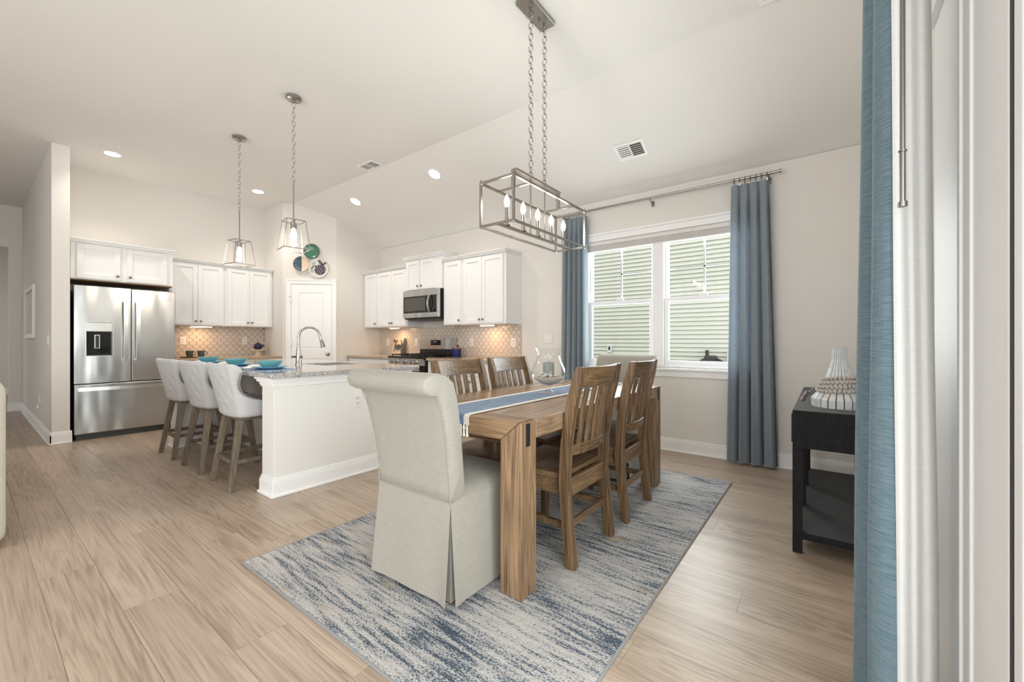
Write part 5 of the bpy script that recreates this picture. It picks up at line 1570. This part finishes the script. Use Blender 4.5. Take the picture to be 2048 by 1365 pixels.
    for sx in (-1, 1):
        for yy in (YB_, YF_):
            sy = -1 if yy < 0 else 1
            pl = MB().hexa([(sx * (X_ - .06), yy - sy * .012, .03), (sx * (X_ - .004), yy - sy * .004, .03), (sx * (X_ - .012), yy - sy * .07, .03), (sx * (X_ - .03), yy - sy * .07, .03),
                            (sx * (X_ - .06), yy - sy * .012, .44), (sx * (X_ - .004), yy - sy * .004, .44), (sx * (X_ - .012), yy - sy * .07, .44), (sx * (X_ - .03), yy - sy * .07, .44)])
            pl.build('pleat_insert', 'slip', r, local=True)
            MB().hexa([(sx * .20 - .018, yy - sy * .055 - .018, 0), (sx * .20 + .018, yy - sy * .055 - .018, 0), (sx * .20 + .018, yy - sy * .055 + .018, 0), (sx * .20 - .018, yy - sy * .055 + .018, 0),
                       (sx * .20 - .024, yy - sy * .055 - .024, .40), (sx * .20 + .024, yy - sy * .055 - .024, .40), (sx * .20 + .024, yy - sy * .055 + .024, .40), (sx * .20 - .024, yy - sy * .055 + .024, .40)]).build('leg', 'chairwood', r, local=True)
    return r
sc1 = slip_chair('oatmeal slipcovered chair with rolled back, seen from behind')
place(sc1, -1.493, 1.475, radians(0))
sc2 = copy_tree(sc1)
place(sc2, -1.51, 3.46, radians(180), 'oatmeal slipcovered chair at the far table end before the window')

# ---- counter stools; sitter faces local +y
def stool(label):
    r = thing('counter_stool', label, 'stool', (0, 0, 0), 0, 'tufted counter stools at the island')
    # wrap-around shell: s in [-1,1] runs from the right arm round the back to the left arm
    tufts = []
    for row, (z, cnt) in enumerate(((0.905, 4), (0.835, 3), (0.765, 4), (0.695, 3), (0.625, 2))):
        for k in range(cnt):
            tufts.append(((k - (cnt - 1) / 2) * 0.135 * (0.92 if row > 2 else 1.0), z))
    def plan(s, z):
        # U-shaped plan, widening and leaning back with height
        lift = max(0.0, z - 0.60)
        a = 0.250 + 0.165 * lift; yb = -0.215 - 0.22 * lift
        sa = abs(s)
        # straight-ish back, round corner, straight arm
        if sa < 0.40:
            x = a * 0.80 * sa / 0.40; y = yb + 0.03 * (sa / 0.40) ** 2 
        elif sa < 0.62:
            t = (sa - 0.40) / 0.22 * pi / 2
            x = a * 0.80 + a * 0.20 * sin(t); y = yb + 0.03 + 0.09 * (1 - cos(t))
        else:
            t = (sa - 0.62) / 0.38
            x = a - 0.012 * t; y = yb + 0.12 + t * (0.20 - (yb + 0.12))
        return (math.copysign(x, s), y)
    ZS = [.552, .560, .575, .60, .622, .640, .652, .660, .668, .678, .692, .71, .735, .76, .785, .81, .835, .86, .885, .91, .93, .945, .956, .963, .966]
    SM = [(.552, 1.0), (.645, 1.0), (.655, .97), (.662, .89), (.670, .80), (.680, .725), (.70, .645), (.73, .575), (.76, .54), (.80, .53), (.84, .545), (.88, .575), (.91, .585), (.935, .575), (.952, .55), (.962, .51), (.966, .46)]
    def smax(z):
        for (za, sa_), (zb, sb_) in zip(SM[:-1], SM[1:]):
            if za <= z <= zb: return sa_ + (sb_ - sa_) * (z - za) / (zb - za)
        return SM[-1][1]
    def surf(s, z, depth):
        x, y = plan(s, z)
        ed = max(0, 1 - min(z - .552, .966 - z) / 0.03)
        es = max(0, 1 - (smax(z) - abs(s)) / 0.05)
        e2 = max(ed, es) ** 2
        l = sqrt(x * x + y * y) + 1e-6
        if depth == 0:
            k = 0.020 * e2
            if abs(s) < 0.6:
                for tx, tz in tufts:
                    q2 = ((x - tx) ** 2 + (z - tz) ** 2) / 0.017 ** 2
                    if q2 < 9: k += 0.011 * math.exp(-q2 / 2)
        else: k = 0.062 - 0.018 * e2
        return (x - x / l * k, y - y / l * k, z)
    nu, nv = 60, len(ZS) - 1
    def gp_(depth): return lambda u, v: surf((-1 + 2 * u) * smax(ZS[round(v * nv)]), ZS[round(v * nv)], depth)
    g = MB().grid(gp_(0), nu, nv); g.grid(gp_(1), nu, nv)
    w = nu + 1; n1 = (nu + 1) * (nv + 1)
    edge = [i for i in range(nu + 1)] + [j * w + nu for j in range(1, nv + 1)] + [nv * w + i for i in range(nu - 1, -1, -1)] + [j * w for j in range(nv - 1, 0, -1)]
    for a, b in zip(edge, edge[1:] + edge[:1]): g.f.append((a, b, n1 + b, n1 + a))
    so = g.build('shell_back', 'stoolfab', r, local=True)
    for p in so.data.polygons: p.use_smooth = True
    for tx, tz in tufts:
        sb_ = min((abs(plan(-0.55 + 1.1 * i / 220, tz)[0] - tx), -0.55 + 1.1 * i / 220) for i in range(221))[1]
        p = surf(sb_, tz, 0)
        MB().sphere((p[0], p[1] + 0.002, p[2]), 0.0095, 8, 5, (1, 0.6, 1)).build('tuft_button', 'stoolfab', so, local=True, smooth=True)
    # nail-head trim along the scooped edge
    nh_ = MB()
    for sgn in (-1, 1):
        path = [(sgn * smax(z) * 0.985, z) for z in [.655 + .0035 * i for i in range(70)] if z < .90] + [(sgn * (0.97 - 0.035 * i), .648) for i in range(6)]
        for s_, z in path:
            p = surf(s_, z, 0); l = sqrt(p[0] ** 2 + p[1] ** 2)
            nh_.sphere((p[0] + p[0] / l * 0.002, p[1] + p[1] / l * 0.002, p[2]), 0.0042, 5, 3)
    nh_.build('nailhead_trim', 'darknickel', so, local=True)
    cu = MB()
    cu.lathe([(0, 0.575), (0.178, 0.575), (0.192, 0.585), (0.197, 0.61), (0.192, 0.632), (0.172, 0.645), (0.10, 0.652), (0, 0.654)], 28, (0, 0.02, 0), 1.0, 1.08)
    cu.build('seat_cushion', 'stoolfab', r, local=True, smooth=True)
    MB().box(-.185, .185, -.165, .175, .525, .574).build('seat_base', 'stoolwood', r, local=True, bevel=0.006)
    L4 = []
    for sx in (-1, 1):
        for sy, yt, yb in ((-1, -.145, -.225), (1, .15, .215)):
            t = Vector((sx * .155, yt, .53)); b = Vector((sx * .215, yb, 0.0))
            m2 = MB()
            for (c, ww) in ((b, .017), (t, .024)):
                m2.v += [(c.x - ww, c.y - ww, c.z), (c.x + ww, c.y - ww, c.z), (c.x + ww, c.y + ww, c.z), (c.x - ww, c.y + ww, c.z)]
            m2.f = [(0, 3, 2, 1), (4, 5, 6, 7), (0, 1, 5, 4), (1, 2, 6, 5), (2, 3, 7, 6), (3, 0, 4, 7)]
            m2.build('leg', 'stoolwood', r, local=True, bevel=0.003, seg=1)
            L4.append((sx, sy, t, b))
    def at(sx, sy, z):
        for a, c, t, b in L4:
            if a == sx and c == sy: return b + (t - b) * (z / 0.53)
    MB().bar(at(-1, -1, .21), at(1, -1, .21), .020, .032).build('stretcher', 'stoolwood', r, local=True)
    MB().bar(at(-1, 1, .21), at(1, 1, .21), .022, .036).build('footrest', 'stoolwood', r, local=True)
    for sx in (-1, 1): MB().bar(at(sx, -1, .215), at(sx, 1, .215), .020, .030).build('stretcher', 'stoolwood', r, local=True)
    return r
s1 = stool('tufted pale grey counter stool nearest the island end wall')
place(s1, -3.775, 1.442, radians(-2))
place(copy_tree(s1), -4.475, 1.442, radians(1), 'tufted pale grey counter stool in the middle of the three')
place(copy_tree(s1), -5.205, 1.44, radians(0), 'tufted pale grey counter stool nearest the refrigerator')

# ================================================================== CURTAINS, ROD, BLIND
RY = YW - 0.10; RZr = 2.636
rod = thing('curtain_rod', 'slim nickel curtain rod across the dining window', 'curtain rod', (-1.42, RY, RZr - 0.02))
MB().tube([(-2.545, RY, RZr), (-1.40, RY, RZr)], 0.0105, 12).build('pole', 'nickel', rod, smooth=True)
MB().tube([(-1.42, RY, RZr), (-0.335, RY, RZr)], 0.0125, 12).build('pole', 'nickel', rod, smooth=True)
for sx, x in ((-1, -2.545), (1, -0.335)):
    MB().tube([(x, RY, RZr), (x + sx * 0.01, RY, RZr), (x + sx * 0.014, RY, RZr), (x + sx * 0.022, RY, RZr)], 0.016, 12, radii=[0.013, 0.013, 0.02, 0.02]).build('finial', 'nickel', rod, smooth=True)
for x in (-2.50, -1.47, -0.41):
    br = MB(); br.tube([(x, RY, RZr - 0.012), (x, RY + 0.03, RZr - 0.03), (x, YW - 0.012, RZr - 0.035)], 0.006, 8); br.box(x - 0.014, x + 0.014, YW - 0.012, YW - 0.0005, RZr - 0.065, RZr - 0.01)
    br.build('bracket', 'darknickel', rod)

def curtain(label, x0t, x1t, x0b, x1b, folds, seed, m='bluecurtain'):
    rr = random.Random(seed)
    r = thing('window_curtain', label, 'curtain', ((x0b + x1b) / 2, RY, 0.015))
    ph = rr.uniform(0, 6)
    ztop, zbot = RZr - 0.052, 0.018
    def f(u, v, off=0.0):
        z = zbot + (ztop - zbot) * v
        xt = x0t + (x1t - x0t) * u; xb = x0b + (x1b - x0b) * u
        x = xb + (xt - xb) * v ** 1.0
        ampl = 0.020 + 0.022 * (1 - v) ** 0.7
        if v > 0.93: ampl *= 0.55
        w = sin(2 * pi * folds * u + ph + 0.35 * sin(3 * v + u * 4)) + 0.35 * sin(2 * pi * folds * 2 * u + 1.3 * ph + v)
        return (x + 0.012 * sin(2 * pi * folds * u * 1.0 + ph + 1.2) * (1 - v * 0.4), RY + ampl * w + off, z)
    nu, nv = folds * 14, 26
    g = MB().grid(lambda u, v: f(u, v), nu, nv); g.grid(lambda u, v: f(u, v, 0.0025), nu, nv)
    w = nu + 1; n1 = (nu + 1) * (nv + 1)
    edge = [i for i in range(nu + 1)] + [j * w + nu for j in range(1, nv + 1)] + [nv * w + i for i in range(nu - 1, -1, -1)] + [j * w for j in range(nv - 1, 0, -1)]
    for a, b in zip(edge, edge[1:] + edge[:1]): g.f.append((a, b, n1 + b, n1 + a))
    g.build('drape', m, r, smooth=True)
    for k in range(folds * 2 - 1 if folds < 6 else 9):
        nk = (folds * 2 - 1 if folds < 6 else 9)
        u = (k + 0.5) / nk
        x = x0t + (x1t - x0t) * u
        rg2 = MB().tube([(x + 0.003 * sin(t * 2 * pi / 12), RY + 0.0225 * cos(2 * pi * t / 12), RZr - 0.008 + 0.0225 * sin(2 * pi * t / 12)) for t in range(12)], 0.0028, 5, closed=True)
        ro = rg2.build('ring', 'darknickel', r, smooth=True)
        p = f(u, 1.0)
        MB().bar((x, RY, RZr - 0.030), (x, (RY + p[1]) / 2, RZr - 0.058), 0.008, 0.006, up=(0, 1, 0)).build('clip', 'darknickel', ro)
    return r
curtain('blue linen curtain left of the dining window', -2.525, -2.205, -2.535, -2.20, 5, 4)
curtain('blue linen curtain right of the dining window', -0.705, -0.40, -0.74, -0.335, 4, 11)

bl = thing('window_blind', 'raised horizontal blind stacked at the window head', 'blind', ((WX0 + WX1) / 2, YW + 0.03, 2.17))
MB().box(WX0 + 0.006, WX1 - 0.006, YW - 0.002, YW + 0.055, 2.245, WZ1 - 0.002).build('headrail', 'blind', bl, bevel=0.004)
sk_ = MB()
for i in range(13):
    z = 2.192 + i * 0.0040
    sk_.box(WX0 + 0.01, WX1 - 0.01, YW + 0.001 + 0.002 * (i % 2), YW + 0.05, z, z + 0.0026)
sk_.build('slat_stack', 'blind', bl)
MB().box(WX0 + 0.01, WX1 - 0.01, YW + 0.002, YW + 0.05, 2.175, 2.19).build('bottom_rail', 'blind', bl, bevel=0.003)
for x in (-2.17, -1.90, -1.62, -1.33, -1.04, -0.74):
    cd_ = MB()
    for dx in (-0.006, 0.004):
        cd_.tube([(x + dx + 0.008 * sin(i * 1.9 + dx * 100), YW - 0.003 - 0.004 * (i % 2), 2.178 + i * 0.012) for i in range(8)], 0.0014, 4)
    cd_.build('ladder_cord', 'trim', bl)

# ---- near curtain by the patio door, with its lining and draw wand
nc = thing('patio_curtain', 'slubby blue curtain with white lining at the right edge of the picture', 'curtain', (0.16, 1.55, 0.0))
def path_pt(pts, u):
    n = len(pts) - 1; t = min(u * n, n - 1e-6); i = int(t); f = t - i
    p = [pts[max(0, min(n, i + k))] for k in (-1, 0, 1, 2)]
    out = []
    for a in (0, 1):
        p0, p1, p2, p3 = (c[a] for c in p)
        out.append(0.5 * (2 * p1 + (p2 - p0) * f + (2 * p0 - 5 * p1 + 4 * p2 - p3) * f * f + (-p0 + 3 * p1 - 3 * p2 + p3) * f ** 3))
    return out
def sheet(name, m, top, bot, nu, zt=2.36, zb=0.02, thick=0.003, parent=None):
    def f(u, v, off=0):
        a = path_pt(bot, u); b = path_pt(top, u); e = 0.01
        x = a[0] + (b[0] - a[0]) * v; y = a[1] + (b[1] - a[1]) * v
        a2 = path_pt(bot, min(1, u + e)); a1 = path_pt(bot, max(0, u - e))
        dx, dy = a2[0] - a1[0], a2[1] - a1[1]; l = sqrt(dx * dx + dy * dy) + 1e-9
        w = 0.0025 * sin(v * 9 + u * 3) * (1 - v)
        return (x + (-dy / l) * (off + w), y + (dx / l) * (off + w), zb + (zt - zb) * v)
    nv = 24
    g = MB().grid(lambda u, v: f(u, v), nu, nv); g.grid(lambda u, v: f(u, v, thick), nu, nv)
    w = nu + 1; n1 = (nu + 1) * (nv + 1)
    edge = [i for i in range(nu + 1)] + [j * w + nu for j in range(1, nv + 1)] + [nv * w + i for i in range(nu - 1, -1, -1)] + [j * w for j in range(nv - 1, 0, -1)]
    for a, b in zip(edge, edge[1:] + edge[:1]): g.f.append((a, b, n1 + b, n1 + a))
    return g.build(name, m, parent, smooth=True)
top_b = [(0.225, 1.715), (0.18, 1.728), (0.115, 1.71), (0.092, 1.67), (0.103, 1.63), (0.158, 1.60), (0.150, 1.57), (0.112, 1.545), (0.106, 1.50), (0.118, 1.465), (0.136, 1.445)]
bot_b = [(0.235, 1.725), (0.175, 1.735), (0.085, 1.71), (0.062, 1.665), (0.078, 1.625), (0.150, 1.60), (0.140, 1.565), (0.098, 1.54), (0.090, 1.49), (0.114, 1.46), (0.151, 1.445)]
sheet('drape', 'nearcurtain', top_b, bot_b, 80, parent=nc)
top_l = [(0.131, 1.442), (0.140, 1.437), (0.148, 1.442), (0.160, 1.462), (0.172, 1.470), (0.186, 1.490), (0.200, 1.50), (0.212, 1.535), (0.230, 1.62), (0.238, 1.69)]
bot_l = [(0.146, 1.442), (0.155, 1.437), (0.166, 1.445), (0.178, 1.468), (0.188, 1.470), (0.202, 1.50), (0.218, 1.505), (0.231, 1.535), (0.248, 1.62), (0.258, 1.69)]
sheet('lining', 'lining', top_l, bot_l, 50, parent=nc)
wd = MB(); wx, wy = 0.1475, 1.375
wd.tube([(wx, wy, 1.60), (wx, wy, 2.34)], 0.0052, 10)
wd.tube([(wx, wy, 1.478), (wx, wy, 1.60)], 0.0060, 10); wd.tube([(wx, wy, 1.466), (wx, wy, 1.478)], 0.0095, 10)
wd.tube([(wx, wy, 1.5995), (wx, wy, 1.603)], 0.0085, 10)
wd.build('draw_wand', 'darknickel', nc, smooth=True)
nr = thing('patio_curtain_rod', 'curtain rod above the patio door', 'curtain rod', (0.20, 0.6, 2.38))
MB().tube([(0.20, -1.2, 2.40), (0.20, 1.95, 2.40)], 0.0125, 10).build('pole', 'nickel', nr, smooth=True)
for y in (-1.1, 1.9): MB().tube([(0.20, y, 2.39), (XR - 0.001, y, 2.385)], 0.007, 8).build('bracket', 'nickel', nr, smooth=True)

# ================================================================== CONSOLE TABLE AND DECOR
cn = thing('console_table', 'black grasscloth console table with low shelf along the right wall', 'table', (0.03, 3.42, 0))
QX0, QX1, QY0, QY1, QZ = -0.146, 0.215, 2.705, 4.115, 0.767
MB().box(QX0, QX1, QY0, QY1, 0.566, QZ).build('drawer_case', 'console', cn, bevel=0.003)
ls = 0.044
for i in range(4):
    y = QY0 + (QY1 - QY0 - ls) * i / 3
    for x in (QX0, QX1 - ls):
        MB().box(x, x + ls, y, y + ls, 0, 0.566).build('leg', 'console', cn, bevel=0.002, seg=1)
MB().box(QX0 + 0.002, QX1 - 0.002, QY0 + 0.002, QY1 - 0.002, 0.078, 0.115).build('shelf', 'console', cn, bevel=0.002, seg=1)
for i in range(3):
    y = QY0 + 0.02 + i * 0.458
    d = MB().box(QX0 - 0.006, QX0 - 0.0005, y, y + 0.44, 0.59, 0.745); do_ = d.build('drawer', 'console', cn, bevel=0.002)
    rg3 = MB(); yc = y + 0.22
    rg3.tube([(QX0 - 0.014, yc + 0.022 * sin(2 * pi * k / 14), 0.660 + 0.022 * cos(2 * pi * k / 14)) for k in range(14)], 0.003, 5, closed=True)
    rg3.tube([(QX0 - 0.004, yc, 0.682), (QX0 - 0.018, yc, 0.682)], 0.004, 6)
    rg3.build('ring_pull', 'nickel', do_, smooth=True)

vx, vy = 0.060, 2.99
bv = thing('bottle_sculpture', 'whitewashed slatted bottle-shaped sculpture on the console table', 'sculpture', (vx, vy, QZ + 0.0005))
ns = 22
prof_ = [(0.128, 0.0), (0.130, 0.045), (0.088, 0.098), (0.060, 0.170), (0.034, 0.265), (0.031, 0.335)]
for i in range(ns):
    a0 = 2 * pi * i / ns + 0.022; a1 = 2 * pi * (i + 1) / ns - 0.022
    jt = random.uniform(-0.002, 0.002)
    b = MB()
    for r_, z in prof_:
        rr3 = r_ + jt
        b.v += [(rr3 * cos(a0), rr3 * sin(a0), z), (rr3 * cos(a1), rr3 * sin(a1), z), ((rr3 - 0.010) * cos(a1), (rr3 - 0.010) * sin(a1), z), ((rr3 - 0.010) * cos(a0), (rr3 - 0.010) * sin(a0), z)]
    for k in range(len(prof_) - 1):
        for j in range(4): b.f.append((k * 4 + j, k * 4 + (j + 1) % 4, k * 4 + 4 + (j + 1) % 4, k * 4 + 4 + j))
    b.f += [(3, 2, 1, 0), tuple((len(prof_) - 1) * 4 + j for j in range(4))]
    b.build('slat', 'palewood' if i % 5 in (1, 3) else 'whitewood', bv, local=True)
MB().lathe([(r_ - 0.006, z) for r_, z in prof_], 22).build('core', 'joint', bv, local=True)
gd = thing('bead_garland', 'strand of pale wooden beads draped round the bottle sculpture', 'bead garland', (vx, vy, QZ + 0.08))
bead_me = MB().sphere((0, 0, 0), 0.0098, 8, 6, (1, 1, 0.9)).mesh('bead', 'bead', smooth=True)
def r_at(z):
    for (ra, za), (rb_, zb_) in zip(prof_[:-1], prof_[1:]):
        if za <= z <= zb_: return ra + (rb_ - ra) * (z - za) / (zb_ - za)
    return prof_[-1][0]
for lp in range(4):
    zb0 = 0.100 + lp * 0.0205
    n = int(2 * pi * (r_at(zb0) + 0.011) / 0.0192)
    for i in range(n):
        t = 2 * pi * i / n
        z = zb0 + 0.010 * sin(t * 1.0 + 0.8 + lp * 0.5)
        rr4 = r_at(z) + 0.0115
        inst('bead', bead_me, gd, (rr4 * cos(t), rr4 * sin(t), z - 0.08), (0.3 * i, 0.2 * i, t), scale=(1, 1, 0.85 + 0.3 * ((i * 7) % 3) / 2))
tg = MB()
tg.tube([(-0.118, -0.035, 0.022), (-0.150, -0.050, -0.006), (-0.170, -0.06, -0.060)], 0.0018, 5)
tg.build('cord', 'bead', gd, local=True)
tt = MB(); tt.bar((-0.145, -0.055, 0.0), (-0.158, -0.062, -0.024), 0.022, 0.018); tt.bar((-0.160, -0.062, -0.028), (-0.172, -0.068, -0.052), 0.022, 0.018); tt.build('wooden_tag', 'tag', gd, local=True, bevel=0.002)

# ================================================================== HALL
FHn = ((0, 0.58), (1, 0), (0, -1))
pf = thing('picture_frame', 'white framed print on the hall wall', 'picture', (-9.0, 0.58, 1.18))
f = MB(); a, b, z0, z1 = -9.62, -8.42, 1.18, 1.90
f.fbox(FHn, a, b, 0.001, 0.03, z0, z0 + 0.06); f.fbox(FHn, a, b, 0.001, 0.03, z1 - 0.06, z1); f.fbox(FHn, a, a + 0.06, 0.001, 0.03, z0 + .06, z1 - .06); f.fbox(FHn, b - 0.06, b, 0.001, 0.03, z0 + .06, z1 - .06)
f.build('frame', 'frame', pf, bevel=0.003)
g = MB(); g.fbox(FHn, a + 0.06, b - 0.06, 0.002, 0.016, z0 + .06, z1 - .06); g.build('print', 'mirrorart', pf)
outlet('white rocker switch near the end of the hall wall', FHn, -7.03, 1.15, 0.0, w=0.074, h=0.118, kind='switch')
outlet('outlet low on the hall wall with a plug-in', FHn, -7.90, 0.413, 0.0)
nl = thing('night_light', 'small white plug hanging below the hall outlet', 'plug', (-7.87, 0.56, 0.30))
MB().tube([(-7.87, 0.562, 0.36), (-7.87, 0.558, 0.335)], 0.003, 5).build('cord', 'trim', nl)
MB().lathe([(0, 0), (0.010, 0.002), (0.012, 0.02), (0.005, 0.036), (0, 0.037)], 10, (-7.87, 0.56, 0.30)).build('fob', 'trim', nl, smooth=True)

# ---- sofa at the left edge of the picture
sf_ = thing('sofa', 'cream upholstered sofa back just entering at the left edge', 'sofa', (-4.4, -0.55, 0))
def sofa_piece(x0, x1, y0, y1, z0, z1, nm, bv=0.07):
    MB().box(x0, x1, y0, y1, z0, z1).build(nm, 'sofa', sf_, bevel=bv, seg=5, smooth=True)
sofa_piece(-5.9, -3.56, -0.10, 0.141, 0.03, 0.92, 'back', 0.075)
sofa_piece(-5.9, -3.56, -0.95, -0.10, 0.03, 0.44, 'seat_base', 0.04)
sofa_piece(-3.78, -3.56, -0.98, -0.08, 0.03, 0.64, 'arm', 0.07)
sofa_piece(-5.9, -5.68, -0.98, -0.08, 0.03, 0.64, 'arm', 0.07)
sofa_piece(-5.66, -4.74, -0.97, -0.11, 0.441, 0.58, 'cushion', 0.05)
sofa_piece(-4.72, -3.80, -0.97, -0.11, 0.441, 0.58, 'cushion', 0.05)
for x in (-5.8, -3.66):
    for y in (-0.85, 0.0):
        MB().lathe([(0.02, 0), (0.025, 0.032)], 10, (x, y, 0)).build('foot', 'chairwood', sf_)
